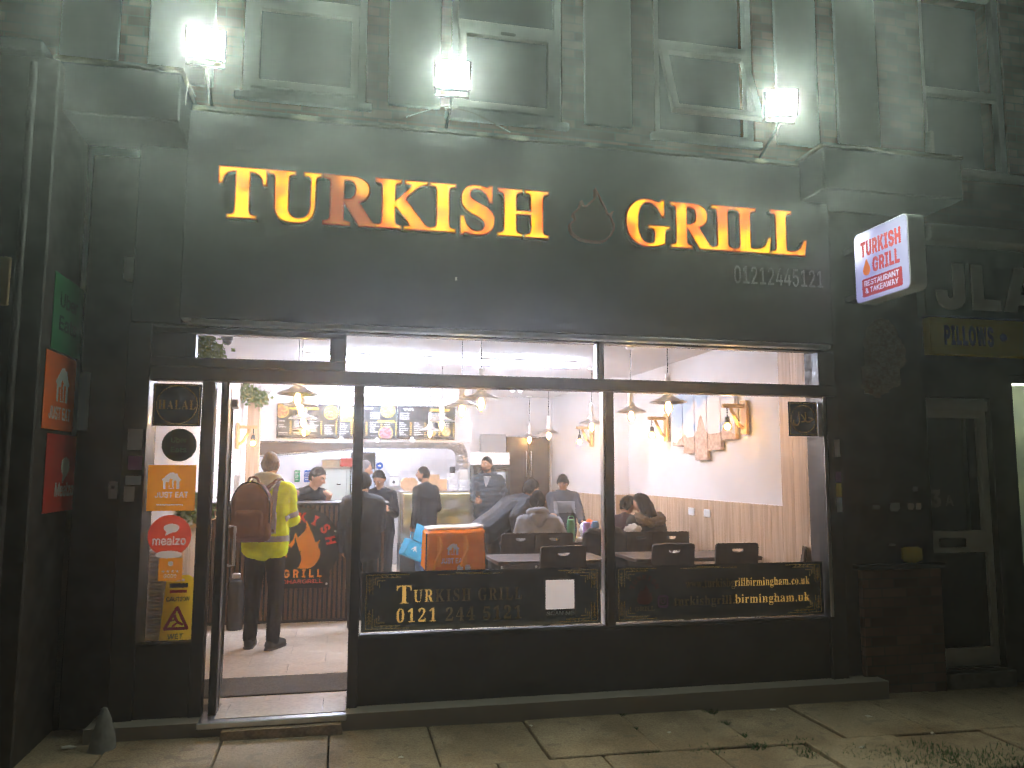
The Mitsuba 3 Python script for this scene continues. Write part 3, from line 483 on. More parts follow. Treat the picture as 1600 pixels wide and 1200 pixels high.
part(nb, 'lettering', onbox(ext(affinity.translate(affinity.scale(W1, .47/w1, 1, origin=(0, 0)), .085, 3.31), -.0155, -.0132)), 'sign_red', label='red capitals reading TURKISH', emitter=glow((.55, .13, .12), .1))
part(nb, 'lettering', onbox(ext(affinity.translate(affinity.scale(W2, .31/w2, 1, origin=(0, 0)), .22, 3.165), -.0155, -.0132)), 'sign_red', label='red capitals reading GRILL', emitter=glow((.42, .08, .10), .1))
part(nb, 'flame_emblem', onbox(ext(drop(.15, 3.155, .135), -.0155, -.0132)), 'deep_orange_print', emitter=glow((.55, .16, .05), .1))
part(nb, 'banner', onbox(ext(rrect(.09, .55, 2.985, 3.13, .015), -.0155, -.0132)), 'sign_red', emitter=glow((.26, .03, .06), .1))
part(nb, 'banner_lettering', onbox(cat([at(say('RESTAURANT', .042, .40, True), .12, -.0165, 3.07), at(say('& TAKEAWAY', .042, .38, True), .13, -.0165, 3.01)])), 'white_print', emitter=glow((.38, .36, .60), .1))
part(nb, 'bracket', bx(4.10, 4.19, -.19, -.005, 3.0, 3.05, .004), 'black_metal')
part(nb, 'bracket', bx(4.10, 4.19, -.19, -.005, 3.40, 3.45, .004), 'black_metal')

# ---------------------------------------------------------------- neighbours
nr = thing('bedding_shop', 'dark neighbouring shop on the right with a green fascia and white door', 'building')
wall = sbox(4.86, 3.55, 16, 7.6).difference(sbox(5.09, 4.30, 5.98, 6.1))
part(nr, 'upper_wall', ext(wall, WY+.012, WY+.30), 'brick')
w = part(nr, 'window', ext(sbox(5.09, 4.30, 5.98, 6.1).difference(sbox(5.15, 4.36, 5.92, 6.04)), WY+.04, WY+.11), 'upvc')
part(w, 'transom', bx(5.15, 5.92, WY+.038, WY+.105, 5.04, 5.11, .006), 'upvc')
part(w, 'pane', ext(sbox(5.15, 4.36, 5.92, 5.038), WY+.07, WY+.074), 'pane_glass'); part(w, 'pane', ext(sbox(5.15, 5.112, 5.92, 6.04), WY+.07, WY+.074), 'pane_glass')
part(w, 'curtain', ext(sbox(5.0, 4.2, 6.1, 6.2), WY+.31, WY+.33), 'net_curtain')
part(w, 'sill', bx(5.03, 6.6, WY-.07, WY+.1, 4.235, 4.295, .01), 'render_white')
part(nr, 'fascia', bx(4.86, 9.5, -.03, .35, 2.925, 3.548, .008), 'sign_green_print')
part(nr, 'cornice', bx(4.86, 9.5, -.12, .12, 3.57, 3.72, .02), 'upvc_grey')
part(nr, 'yellow_strip', bx(4.885, 9.5, -.035, .05, 2.60, 2.915, .004), 'board_yellow_print')
J, wj = words(BLACK, 'JLA', .40, .035, .98)
part(nr, 'lettering', ext(affinity.translate(J, 4.955, 2.995), -.05, -.0312), 'white_print', label='large white letters JLA')
W, ww = words(BLACK, 'PILLOWS', .17, .012, .62)
part(nr, 'lettering', ext(union_all([affinity.translate(affinity.scale(W, .50/ww, 1, origin=(0, 0)), 5.02, 2.68), ngon(5.62, 2.765, .035)]), -.04, -.0352), 'dark_grey_print', label='dark capitals PILLOWS on the yellow strip')
part(nr, 'front_wall', ext(sbox(4.802, -.6, 16, 2.925).difference(sbox(4.88, -.02, 5.53, 2.24)).difference(sbox(5.74, .6, 8.5, 2.45)), .055, .35), 'painted_brick')
part(nr, 'doorstep', bx(4.88, 5.53, -.05, .45, -.5, -.025, .01), 'concrete')
d = part(nr, 'door', ext(sbox(4.88, -.02, 5.53, 2.24).difference(sbox(4.93, .13, 5.47, .92)).difference(sbox(4.93, 1.10, 5.47, 2.07)), .12, .18), 'upvc', label='white framed door with a dark lower panel and letter slot')
part(d, 'lower_panel', bx(4.93, 5.47, .15, .17, .13, .92), 'vinyl_black_print'); part(d, 'pane', bx(4.93, 5.47, .15, .155, 1.10, 2.07), 'pane_glass')
part(d, 'letter_slot', bx(4.99, 5.25, .105, .121, .965, 1.04, .004), 'dark_grey_print'); part(d, 'backing', bx(4.88, 5.53, .40, .42, -.02, 2.24), 'net_curtain')
part(d, 'head_rail', bx(4.88, 5.56, .09, .119, 2.13, 2.215, .006), 'upvc')
N3, w3 = words(BLACK, '3', .15, 0, .8)
part(d, 'door_number', cat([ext(affinity.translate(N3, 4.955, 1.30), .1465, .1495), at(say('A', .085, None, True, .003), 5.10, .1495, 1.315)]), 'silver_print')
sw = part(nr, 'shop_window', ext(sbox(5.74, .6, 8.5, 2.45).difference(sbox(5.80, .66, 8.44, 2.39)), .09, .15), 'black_paint')
part(sw, 'pane', bx(5.80, 8.44, .12, .124, .66, 2.39), 'pane_glass')
M('neighbour_inside', lambda p, n, uv: mix((.62, .66, .50), (.35, .42, .40), noise(p.x*4, 0, p.z*5)), .8)
part(sw, 'room_backdrop', bx(5.7, 8.6, 1.3, 1.32, .3, 2.7), 'neighbour_inside')
part(sw, 'strip_lamp', bx(5.9, 7.6, .7, .76, 2.45, 2.5), 'white_print', emitter=glow((9, 9.5, 7), .5))
part(sw, 'room_side', bx(5.55, 5.57, .16, 1.3, .3, 2.7), 'neighbour_inside'); part(sw, 'room_ceiling', bx(5.58, 8.6, .16, 1.29, 2.6, 2.62), 'render_white'); part(sw, 'room_floor', bx(5.58, 8.6, .16, 1.29, .33, .35), 'neighbour_inside')
part(sw, 'room_side', bx(8.58, 8.6, .16, 1.29, .36, 2.59), 'neighbour_inside')
part(hb, 'downpipe', bx(5.05, 5.10, .03, .10, 4.30, 4.62, .01), 'upvc_grey')

nl = thing('corner_shop', 'dark neighbouring shop on the left whose side wall carries posters', 'building')
part(nl, 'front_wall', bx(-9, -1.77, -.55, .119, -.6, 4.16, .01), 'painted_brick')
part(nl, 'upper_wall', bx(-9, -3.6, WY+.005, .45, 4.12, 7.6), 'brick')
part(nl, 'cornice', bx(-9, -1.85, -.62, .118, 4.161, 4.24, .01), 'black_paint')
part(nl, 'drainpipe', tube([(-1.90, -.59, -.2), (-1.90, -.59, 4.1)], .022, 10), 'painted_brick', True)
part(nl, 'panel', bx(-2.9, -1.957, -.575, -.552, 2.575, 2.87, .004), 'tan_print', label='dull orange panel high on the front')
def side(x_at, m): return faceto(m, 90, (x_at, 0, 0))   # onto the wall that faces +x: local x becomes y
PX = -1.7645
p1 = thing('green_poster', 'green square poster, topmost on the side wall at the left', 'poster')
part(p1, 'sheet', side(PX, ext(sbox(-.40, 2.35, .16, 2.84), -.004, 0)), 'green_print'); part(p1, 'lettering', side(PX, at(say('Uber', .09, .34, True), -.29, -.0045, 2.64)), 'dark_green_print'); part(p1, 'lettering', side(PX, at(say('Eats', .09, .34, True), -.29, -.0045, 2.49)), 'dark_green_print')
def eat_house(s):
    """House outline with fork and knife."""
    h = Polygon([(-.5, .0), (-.5, .55), (-.62, .62), (-.1, 1.08), (.12, 1.1), (.2, 1.0), (.35, 1.02), (.38, .86), (.62, .6), (.5, .52), (.5, 0)])
    cut = union_all([sbox(-.34, 0, -.22, .40).buffer(.05), sbox(.2, 0, .3, .5).buffer(.04), Polygon([(-.12, 0), (.1, 0), (.02, .5), (.1, .62), (-.1, .72), (-.16, .5)])])
    return affinity.scale(h.buffer(.04).difference(cut), s, s, origin=(0, 0))
p2 = thing('orange_poster', 'orange poster with a white house emblem below the green poster at the left', 'poster')
part(p2, 'sheet', side(PX, ext(sbox(-.47, 1.85, .10, 2.335), -.004, 0)), 'deep_orange_print')
part(p2, 'emblem', side(PX, ext(affinity.translate(eat_house(.19), -.15, 2.04), -.0055, -.0042)), 'off_white_print'); part(p2, 'lettering', side(PX, at(say('JUST EAT', .075, .40, True), -.37, -.0045, 1.92)), 'off_white_print')
p3 = thing('red_poster', 'red poster with a white speech bubble, lowest on the side wall at the left', 'poster')
part(p3, 'sheet', side(PX, ext(sbox(-.36, 1.33, .20, 1.825), -.004, 0)), 'red_print')
part(p3, 'emblem', side(PX, ext(union_all([affinity.scale(ngon(.0, 1.62, .08), 1, .75), Polygon([(-.03, 1.6), (-.05, 1.51), (.05, 1.57)])]), -.0055, -.0042)), 'off_white_print')
part(p3, 'lettering', side(PX, at(say('Mealzo', .085, .36, True), -.17, -.0045, 1.43)), 'off_white_print')
solo('paper_notice', bx(-1.768, -1.70, .2105, .2145, 1.87, 2.27), 'pale_blue_print', 'narrow pale paper notice on the pier beside the posters at the left', 'notice')
# ---------------------------------------------------------------- the shopfront
sf = thing('shopfront', 'black framed shopfront with a large window, high panes above and an open door', 'shopfront')
def fr(name, *a, mat='black_paint', b=.005, **k): return part(sf, name, bx(*a, b), mat, **k)
fr('stall_riser', .105, 3.955, -.035, .05, -.035, .44)
fr('plinth', .10, 3.957, -.046, .05, -.40, -.04)
fr('rail', .172, 3.805, -.055, .045, .4405, .466)
fr('transom_bar', -1.26, 3.95, -.06, .05, 2.205, 2.298)
fr('transom_bar', -1.26, .03, -.058, .048, 2.30, 2.365)
fr('head', -1.26, 3.95, -.05, .05, 2.573, 2.60)
fr('head', -1.26, .034, -.045, .045, 2.533, 2.5725)
fr('post', .098, .168, -.07, .045, -.10, 2.204); fr('post', -.078, .034, -.055, .045, 2.366, 2.5325); fr('post', 1.919, 1.966, -.05, .04, 2.299, 2.5725)
fr('mullion', 1.962, 2.035, -.065, .045, .4665, 2.204)
fr('post', 3.81, 3.953, -.07, .05, -.04, 2.204); fr('post', 3.80, 3.953, -.048, .05, 2.299, 2.5725)
fr('bead', 3.805, 3.835, -.0815, -.071, .47, 2.204, mat='steel', b=.003)
fr('bead', 1.955, 1.961, -.045, .03, .4665, 2.204, mat='steel', b=.002); fr('bead', 1.908, 1.9185, -.04, .03, 2.30, 2.572, mat='steel', b=.002)
fr('post', -1.404, -1.258, -.071, .21, -.40, 2.59); fr('post', -1.258, -.978, -.044, .045, 2.366, 2.5325)
fr('post', -.918, -.838, -.07, .05, -.12, 2.204)
fr('lower_panel', -1.257, -.919, -.05, .04, -.30, .458); fr('rail', -1.257, -.919, -.06, .045, .4585, .468)
fr('jamb', -.795, -.745, -.06, .05, -.10, 2.204)
M('stall_dark', (.018, .016, .018), .5)
for n, (a, b, c, d) in dict(pane=(.168, 1.9545, .467, 2.204), pane_1=(2.0355, 3.8095, .467, 2.204), pane_2=(.0345, 1.9075, 2.299, 2.5725), pane_3=(1.9665, 3.7995, 2.299, 2.5725), pane_4=(-.9775, -.0785, 2.366, 2.5325), pane_5=(-1.2575, -.9185, .4685, 2.204), pane_6=(-.8375, -.7955, -.05, 2.204)).items():
    part(sf, 'pane', bx(a, b, -.003, .003, c, d), 'pane_glass')
part(sf, 'sill', bx(-.84, .097, -.22, .05, -.045, -.004, .006), 'steel', label='worn metal door sill')
st = ext(Polygon([(-.70, -.125), (-.68, -.05), (-.5, -.047), (-.25, -.05), (.06, -.047), (.075, -.115)]), -.27, .04)
part(sf, 'doorstep', st, 'stone', label='chipped pale stone doorstep')
# the door leaf, swung inwards about the left jamb
dl = thing('shop_door', 'black framed glass door standing open into the shop', 'door')
def leaf(m): return faceto(m, 96, (-.765, .06, 0))
part(dl, 'frame', leaf(ext(sbox(0, .01, .84, 2.19).difference(sbox(.075, .20, .765, 2.11)), -.022, .022)), 'black_metal')
part(dl, 'pane', leaf(ext(sbox(.074, .199, .766, 2.111), -.003, .003)), 'pane_glass')
hd = part(dl, 'handle', leaf(tube([(.79, -.022, .86), (.79, -.07, .86), (.79, -.07, 1.16), (.79, -.022, 1.16)], .011, 8)), 'steel', True)
part(dl, 'closer', leaf(bx(.05, .28, -.07, -.023, 2.04, 2.10, .01)), 'steel')

# window graphics: black strips with gold corners along the bottom of both panes
def deco_corner(sx, sz, x, z):
    s = []
    for i, (l, h) in enumerate(((.0, .17), (.045, .10))):
        s.append(LineString([(l, -.0), (l, -h*1.0-.035)]))
    s += [LineString([(0, 0), (.30, 0)]), LineString([(.06, -.02), (.24, -.018)]), LineString([(.075, -.04), (.13, -.04)]), LineString([(.075, -.04), (.075, -.075)]), LineString([(.06, -.02), (.06, -.07)]), LineString([(.09, -.055), (.09, -.09)])]
    for k in range(4):
        s.append(LineString([(.008, -.03-.022*k), (.0225, -.045-.022*k), (.037, -.03-.022*k)]))
        s.append(LineString([(.10+.035*k, -.006), (.115+.035*k, -.014), (.10+.035*k, -.022)]))
    s.append(LineString([(.0225, -.02), (.0225, -.13)]))
    u = union_all([q.buffer(.0022, cap_style=2) for q in s])
    return affinity.translate(affinity.scale(u, sx, sz, origin=(0, 0)), x, z)
def strip(x0, x1, label, clear):
    """A black film along the bottom of a pane; the clear shapes are cut out of it for the see-through gold and white film."""
    t = thing('window_strip', label, 'window graphic')
    part(t, 'film', ext(sbox(x0, .478, x1, .888).difference(union_all(clear)), .0045, .0060), 'vinyl_black_print')
    c = union_all([deco_corner(1, 1, x0+.03, .868), deco_corner(-1, 1, x1-.03, .868), deco_corner(1, -1, x0+.03, .498), deco_corner(-1, -1, x1-.03, .498),
                   LineString([(x0+.53, .862), (x0+1.0, .862)]).buffer(.0016), LineString([(x0+.66, .87), (x0+.86, .87)]).buffer(.0016)])
    part(t, 'gold_lines', ext(c, -.0050, -.0036), 'gold_print')
    return t
def row(text, x0, x1, z, h, track, sx):
    ls, w = lettering(SERIF, text, h, track, sx); k = (x1-x0)/w
    return [affinity.translate(affinity.scale(p, k, 1, origin=(0, 0)), x0, z) for _, p in ls]
big = affinity.translate(lettering(SERIF, 'T', .125, 0, .95)[0][0][1], .425, .665)
name_, number_ = row('URKISH GRILL', .545, 1.335, .672, .085, .016, .95), row('0121 244 5121', .425, 1.335, .535, .09, .016, .95)
bright = [big] + [p for p in name_ + number_ if p.bounds[0] < .70]
card = sbox(1.515, .588, 1.735, .80)
s1 = strip(.185, 1.94, 'black film strip with gold lettering along the bottom of the left window pane', bright + [card])
part(s1, 'initial', flat(big, .005), 'gold_film', label='large gold initial')
for k, ps in (('letter', name_), ('numeral', number_)):
    for p in ps:
        if p.bounds[0] < .70: part(s1, k, flat(p, .005), 'gold_film')
        else: part(s1, k, ext(p, -.0050, -.0036), 'dull_gold_print')
part(s1, 'card', flat(card, .005), 'white_film', label='blank pale square card')
part(s1, 'caption', at(say('SCAN ME', .026, .21, True), 1.52, -.0040, .548), 'silver_print')
web, page = row('www.turkishgrillbirmingham.co.uk', 2.62, 3.68, .715, .062, .003, .9), row('turkishgrill.birmingham.uk', 2.52, 3.675, .585, .066, .003, .9)
s2 = strip(2.05, 3.80, 'black film strip with gold web addresses along the bottom of the right window pane', [p for p in web + page if p.bounds[0] > 3.02])
for ps in (web, page):
    for p in ps:
        if p.bounds[0] > 3.02: part(s2, 'letter', flat(p, .005), 'gold_film')
        else: part(s2, 'letter', ext(p, -.0050, -.0036), 'dull_gold_print')
ig = rrect(2.39, 2.475, .575, .665, .02)
part(s2, 'round_corner_emblem', ext(ig.difference(rrect(2.403, 2.462, .589, .651, .014)).union(ngon(2.4325, .62, .02).difference(ngon(2.4325, .62, .013))).union(ngon(2.452, .64, .005)), -.0050, -.0036), 'violet_print')
arc = []
for i, (c, a) in enumerate(zip('TURKISH', np.linspace(72, -72, 7))):
    p, w = words(BLACK, c, .035)
    p = affinity.rotate(affinity.translate(p, -w/2, .085), -(-a), origin=(0, 0)); arc.append(affinity.translate(p, 2.285, .70))
part(s2, 'arched_lettering', ext(union_all(arc), -.0050, -.0036), 'dull_red_print'); part(s2, 'lettering', at(say('GRILL', .03, .16, True), 2.205, -.0040, .555), 'dull_gold_print')
part(s2, 'flame_emblem', ext(flame(2.285, .60, .15), -.0050, -.0036), 'dull_red_print')

# round and square signs stuck on the glass
def square_sign(x0, x1, z0, z1, label):
    t = thing('window_sign', label, 'window sign')
    part(t, 'sheet', bx(x0, x1, .0045, .0060, z0, z1), 'vinyl_black_print')
    cx, cz, r = (x0+x1)/2, (z0+z1)/2, (x1-x0)/2
    o = ngon(cx, cz, r*.86).difference(ngon(cx, cz, r*.825)).union(sbox(x0+.01, z0+.01, x1-.01, z1-.01).difference(sbox(x0+.0135, z0+.0135, x1-.0135, z1-.0135)))
    part(t, 'gold_lines', ext(o, -.0050, -.0036), 'gold_print')
    return t, cx, cz
t, cx, cz = square_sign(-1.243, -.932, 1.897, 2.187, 'black square sign with HALAL in a gold circle, at the top of the side window')
ls, w = lettering(SERIF, 'HALAL', .062, .008, .78)
part(t, 'lettering', ext(affinity.translate(affinity.scale(union_all([p for _, p in ls]), .24/w, 1, origin=(0, 0)), cx-.12, cz-.03), -.0050, -.0036), 'gold_print')
t, cx, cz = square_sign(3.545, 3.805, 1.885, 2.165, 'black square sign with gold Arabic lettering, at the top right of the large window')
A = glyph(ARABIC); b = A.bounds
A = affinity.translate(affinity.scale(affinity.translate(A, -(b[0]+b[2])/2, -(b[1]+b[3])/2), .19/(b[2]-b[0]), .115/(b[3]-b[1]), origin=(0, 0)), cx, cz)
part(t, 'lettering', ext(A, -.0050, -.0036), 'gold_print')
t = thing('window_sticker', 'dark green round sticker below the black sign in the side window', 'sticker')
part(t, 'disc', ext(ngon(-1.062, 1.768, .112), .0045, .006), 'dark_green_print'); part(t, 'lettering', at(say('Uber', .035, .10, True), -1.115, .0044, 1.785), 'green_print'); part(t, 'lettering', at(say('Eats', .035, .10, True), -1.115, .0044, 1.72), 'green_print')
def film_sticker(label, shape, mt, **marks):
    """A translucent film with its print cut out of it and laid in as lighter film."""
    t = thing('window_sticker', label, 'sticker')
    inner = union_all([p for p, _ in marks.values()])
    part(t, 'sheet', flat(shape.difference(inner), .005), mt)
    for k, (p, m) in marks.items(): part(t, k, flat(p, .005), m)
    return t
film_sticker('orange square sticker with a white house emblem in the side window', sbox(-1.25, 1.325, -.945, 1.632), 'orange_film', emblem=(affinity.translate(eat_house(.095), -1.10, 1.475), 'white_film'),
             lettering=(say_poly('JUST EAT', .036, .21, -1.20, 1.415), 'white_film'), small_print=(sbox(-1.19, 1.362, -1.02, 1.369), 'white_film'))
film_sticker('round red sticker with white lettering below the orange one in the side window', ngon(-1.095, 1.16, .138), 'red_film', emblem=(union_all([affinity.scale(ngon(-1.085, 1.21, .05), 1, .6), Polygon([(-1.11, 1.20), (-1.125, 1.16), (-1.07, 1.184)])]), 'white_film'),
             lettering=(say_poly('mealzo', .055, .21, -1.20, 1.10), 'white_film'), white_band=(affinity.scale(ngon(-1.095, 1.035, .085), 1, .30).difference(say_poly('mealzo', .055, .21, -1.20, 1.10)), 'white_film'))
def star(cx, cz, r): return Polygon([(cx+(r if i % 2 == 0 else r*.42)*math.sin(i*math.pi/5), cz+(r if i % 2 == 0 else r*.42)*math.cos(i*math.pi/5)) for i in range(10)])
film_sticker('small orange rating sticker with four stars, lowest in the side window', sbox(-1.155, .862, -1.005, 1.012), 'orange_film', star_row=(union_all([star(-1.125+.03*i, .925, .012) for i in range(4)]), 'white_film'), lettering=(say_poly('GOOD', .024, .08, -1.12, .882), 'white_film'), crest=(ngon(-1.08, .975, .017), 'white_film'))

# ---------------------------------------------------------------- the room
M('plaster', lambda p, n, uv: mi.Color3f(0.74, 0.73, 0.74)*(0.93+0.1*fbm(p.x*2, p.y*2, p.z*2)), 0.8, spec=0.2)
M('ceiling_white', lambda p, n, uv: mi.Color3f(0.54, 0.53, 0.54)*(0.92+0.12*fbm(p.x*1.5, p.y*1.5, 0)), 0.85, spec=0.2)
def c_wood(p, n, uv):
    a = dr.select(dr.abs(n.x) > 0.6, p.y, p.x)
    k = cell_rand(dr.floor(a/0.2), 3, 1)
    g = fbm(a*38+k*40, k*9, p.z*1.6+k*17)
    f = noise(a*240, k*20, p.z*7)
    return mix((0.43, 0.295, 0.19), (0.57, 0.42, 0.29), smoothstep(0.2, 0.8, g))*(0.86+0.12*f+0.13*k)
M('oak', c_wood, 0.5, spec=0.3)
M('pine', lambda p, n, uv: mix((0.42, 0.25, 0.11), (0.62, 0.42, 0.22), fbm(p.x*14+p.y*14, p.y*4, p.z*5)), 0.55)
def c_tile(p, n, uv):
    return mix((0.58, 0.50, 0.41), (0.70, 0.62, 0.52), fbm(p.x*5, p.y*5, 0))*(0.9+0.16*noise(p.x*60, p.y*60, 0))
M('floor_tile', c_tile, 0.30, spec=0.4)
M('grout', (0.30, 0.26, 0.22), 0.9)
M('mat_grey', lambda p, n, uv: mi.Color3f(0.085, 0.083, 0.08)*(0.6+0.8*noise(p.x*150, p.y*150, 0)), 0.95, spec=0.1)
M('slat_wood', lambda p, n, uv: mix((0.055, 0.028, 0.018), (0.13, 0.07, 0.045), fbm(p.x*60, 0, p.z*3)), 0.45)
M('dark_wood', lambda p, n, uv: mix((0.030, 0.020, 0.015), (0.062, 0.042, 0.032), fbm(p.x*9+p.z*3, p.y*40, p.z*14)), 0.38, spec=0.5)
M('chair_wood', lambda p, n, uv: mix((0.016, 0.011, 0.009), (0.036, 0.024, 0.019), fbm(p.x*30, p.y*30, p.z*4)), 0.35, spec=0.5)
M('wall_tile', lambda p, n, uv: mi.Color3f(0.70, 0.70, 0.73)*(0.95+0.1*cell_rand(dr.floor(p.x*5), 0, dr.floor(p.z*5))), 0.2)
M('white_gloss', (.76, .77, .78), .3)
M('fridge_green', (.60, .68, .65), .35)
M('bronze_hood', (.075, .055, .05), .4, metal=.3)
M('leaf', lambda p, n, uv: mix((0.035, 0.075, 0.015), (0.16, 0.21, 0.05), noise(p.x*35, p.y*35, p.z*35)), 0.6)
M('kraft', lambda p, n, uv: mi.Color3f(0.46, 0.30, 0.17)*(0.85+0.3*fbm(p.x*20, p.y*20, p.z*20)), 0.8)
M('lamp_metal', (.82, .81, .79), .30, metal=1.0)
scene['amber_glass'] = {'type': 'thindielectric', 'int_ior': 1.3, 'specular_transmittance': rgb((1.0, .80, .46))}
RX, RX2, LX, BY, CZ = 4.0, 3.79, -1.30, 8.2, 2.93
fl = struct('floor', bx(LX-.2, RX+.2, -.20, BY+.2, -.20, -.006), 'grout', 'pale beige tiled floor of the restaurant')
j = 0
y = -.15
while y < BY:
    x = LX - (.30 if j % 2 else 0)
    while x < RX:
        a, b, c, d = max(x, LX)+.0015, min(x+.62, RX)-.0015, y+.0015, min(y+.36, BY)-.0015
        if b-a > .02 and d-c > .02 and (d > 0.06 or (a < .095 and b > -.74)):
            if d < .25: a, b = max(a, -.742), min(b, .094)
            if b-a > .02: part(fl, 'tile', bx(a, b, c, d, -.006, 0.0, .0012), 'floor_tile')
        x += .62
    y += .36; j += 1
solo('door_mat', bx(-1.0, .60, .34, .86, .0008, .009, .003), 'mat_grey', 'grey ribbed entrance mat lying just inside the open door', 'door mat')
cl = struct('ceiling', bx(LX-.2, RX+.2, .10, BY+.2, CZ, CZ+.15), 'ceiling_white')
wr = struct('wall_right', bx(RX+.012, RX+.2, .045, 4.86, -.2, CZ), 'plaster', 'white right side wall of the restaurant with oak boards below')
part(wr, 'pier', bx(RX2+.012, RX+.0115, 4.86, BY, -.2, CZ), 'plaster')
y = .09
while y < 4.85:
    b = min(y+.2, 4.858)
    part(wr, 'board', bx(RX-.002, RX+.011, y+.0012, b-.0012, 0.0, CZ-.003 if b < .93 else 1.285, .0015), 'oak')
    y += .2
for i in range(17):
    a = 4.87+.2*i
    if a < BY-.02: part(wr, 'board', bx(RX2-.002, RX2+.011, a+.0012, min(a+.2, BY)-.0012, 0.0, 1.255, .0015), 'oak')
part(wr, 'board', bx(RX2+.0125, RX-.0025, 4.846, 4.859, 0, 1.27, .001), 'oak')
wl = struct('wall_left', bx(LX-.2, LX-.012, .222, BY, -.2, CZ), 'plaster', 'white left side wall of the restaurant with oak boards below')
for i in range(26):
    a = .3+.2*i
    part(wl, 'board', bx(LX-.0115, LX, a+.0012, a+.1988, 0.0, 1.10, .0015), 'oak')
part(wl, 'ledge', bx(LX, LX+.10, .9, 3.0, 1.105, 1.13, .004), 'pine')
wb = struct('wall_back', bx(LX-.2, RX+.2, BY+.012, BY+.2, -.2, CZ), 'plaster', 'white tiled back wall of the kitchen')
for i in range(11):
    for q in range(8):
        a, z = .05+.2*i, .60+.2*q
        part(wb, 'tile', bx(a+.002, a+.198, BY, BY+.0115, z+.002, z+.198, .002), 'wall_tile')
struct('wall_front', cat([bx(-1.40, 3.96, .052, .20, 2.61, CZ), bx(RX, RX+.2, -.0, .044, -.2, CZ)]), 'plaster')
# ceiling lamps
def tube_lamp(x0, x1, y, label, z=2.885, bright=1.0):
    t = thing('strip_light', label, 'strip light', 'fluorescent strip lights on the ceiling')
    part(t, 'batten', bx(x0, x1, y-.05, y+.05, z+.012, z+.044, .004), 'white_gloss')
    if z < 2.8:
        for x in (x0+.2, x1-.2): part(t, 'hanger', tube([(x, y, z+.044), (x, y, CZ)], .005, 6), 'steel')
    part(t, 'lamp', bx(x0+.01, x1-.01, y-.035, y+.035, z-.03, z+.0115, .012), 'white_gloss', emitter=glow([v*bright for v in (175, 194, 245)], 8.0))
tube_lamp(-.41, 1.05, 3.40, 'glowing strip light on the ceiling, left one of the front row'); tube_lamp(1.41, 2.85, 3.42, 'glowing strip light on the ceiling, right one of the front row'); tube_lamp(-.45, 1.30, 7.5, 'glowing strip light over the kitchen behind the menu screens', bright=.6)
k = tube_lamp(-.34, 1.02, 6.1, 'glowing strip light hanging just in front of the menu screens', 2.72, .8)
t = thing('twin_spot', 'small white twin spotlight on the ceiling', 'spotlight')
part(t, 'body', bx(2.60, 2.80, 6.25, 6.35, CZ-.03, CZ-.001, .006), 'white_gloss')
for x in (2.64, 2.76): part(t, 'lamp', ball((x, 6.29, 2.86), .035), 'white_gloss', True, emitter=glow((8, 8, 8), .3))
# pendants: a cord, a chrome gallery, a shallow shade, a glowing bulb
def pendant(x, y, z, label):
    t = thing('pendant_lamp', label, 'pendant lamp', 'chrome pendant lamps in three rows')
    part(t, 'cord', tube([(x, y, z+.25), (x, y, CZ-.02)], .004, 5), 'black_metal'); part(t, 'ceiling_rose', lathe([(0, 0), (.05, 0), (.045, -.02), (0, -.025)], 16, (x, y, CZ-.001)), 'white_gloss', 40)
    part(t, 'cap', lathe([(.0, .26), (.022, .26), (.026, .225), (.018, .215), (.034, .20), (.034, .18), (.030, .10), (.044, .09), (.044, .06), (.03, .055)], 16, (x, y, z)), 'lamp_metal', 30)
    part(t, 'shade', lathe([(.034, .058), (.06, .05), (.075, .035), (.155, .005), (.168, -.006), (.166, -.010), (.15, -.002), (.072, .028), (.055, .043), (.034, .05)], 28, (x, y, z)), 'lamp_metal', 40)
    part(t, 'bulb', lathe([(0, -.135), (.006, -.13), (.016, -.112), (.036, -.085), (.044, -.055), (.040, -.025), (.026, .0), (.02, .03), (0, .035)], 16, (x, y, z)), 'amber_glass', True)
    part(t, 'filament', lathe([(0, -.104), (.012, -.096), (.025, -.068), (.026, -.045), (.018, -.012), (0, .0)], 14, (x, y, z)), 'off_white_print', True, emitter=glow((265, 180, 92), 1.5))
PX3 = {'row above the doorway': [(-.34, .95), (-.37, 2.2), (-.42, 3.9), (-.5, 6.2)], 'middle row': [(1.20, 1.0), (1.16, 1.85), (1.24, 4.0), (1.32, 6.0)], 'row along the right wall': [(2.92, .95), (3.04, 2.2), (3.17, 3.95), (3.2, 6.2), (3.3, 7.9)]}
for rn, ps in PX3.items():
    for i, (x, y) in enumerate(ps):
        pendant(x, y, (2.23, 2.235, 2.215, 2.20, 2.20)[i], f"chrome pendant lamp with a glowing bulb, {('nearest', 'second', 'third', 'fourth', 'farthest')[i]} of the {rn}")
# bracket lamps on the side walls
def sconce(wx, y, s, label, z=2.0):
    t = thing('bracket_lamp', label, 'wall lamp', 'wooden bracket lamps on the side walls')
    part(t, 'plank', bx(wx, wx+s*.035, y-.06, y+.06, z-.03, z+.31, .004), 'pine')
    part(t, 'arm', bx(wx+s*.036, wx+s*.26, y-.022, y+.022, z+.235, z+.275, .004), 'pine')
    part(t, 'brace', tube([(wx+s*.036, y, z+.03), (wx+s*.09, y, z+.07), (wx+s*.17, y, z+.232)], .019, 4), 'pine')
    part(t, 'cord', tube([(wx+s*.21, y, z+.234), (wx+s*.21, y, z+.14)], .006, 6), 'black_metal'); part(t, 'socket', lathe([(0, .15), (.022, .148), (.026, .09), (0, .088)], 12, (wx+s*.21, y, z)), 'black_metal', 40)
    part(t, 'bulb', ball((wx+s*.21, y, z+.045), .048, 2), 'amber_glass', True)
    part(t, 'filament', ball((wx+s*.21, y, z+.045), .029, 2), 'off_white_print', True, emitter=glow((265, 160, 62), 1.5))
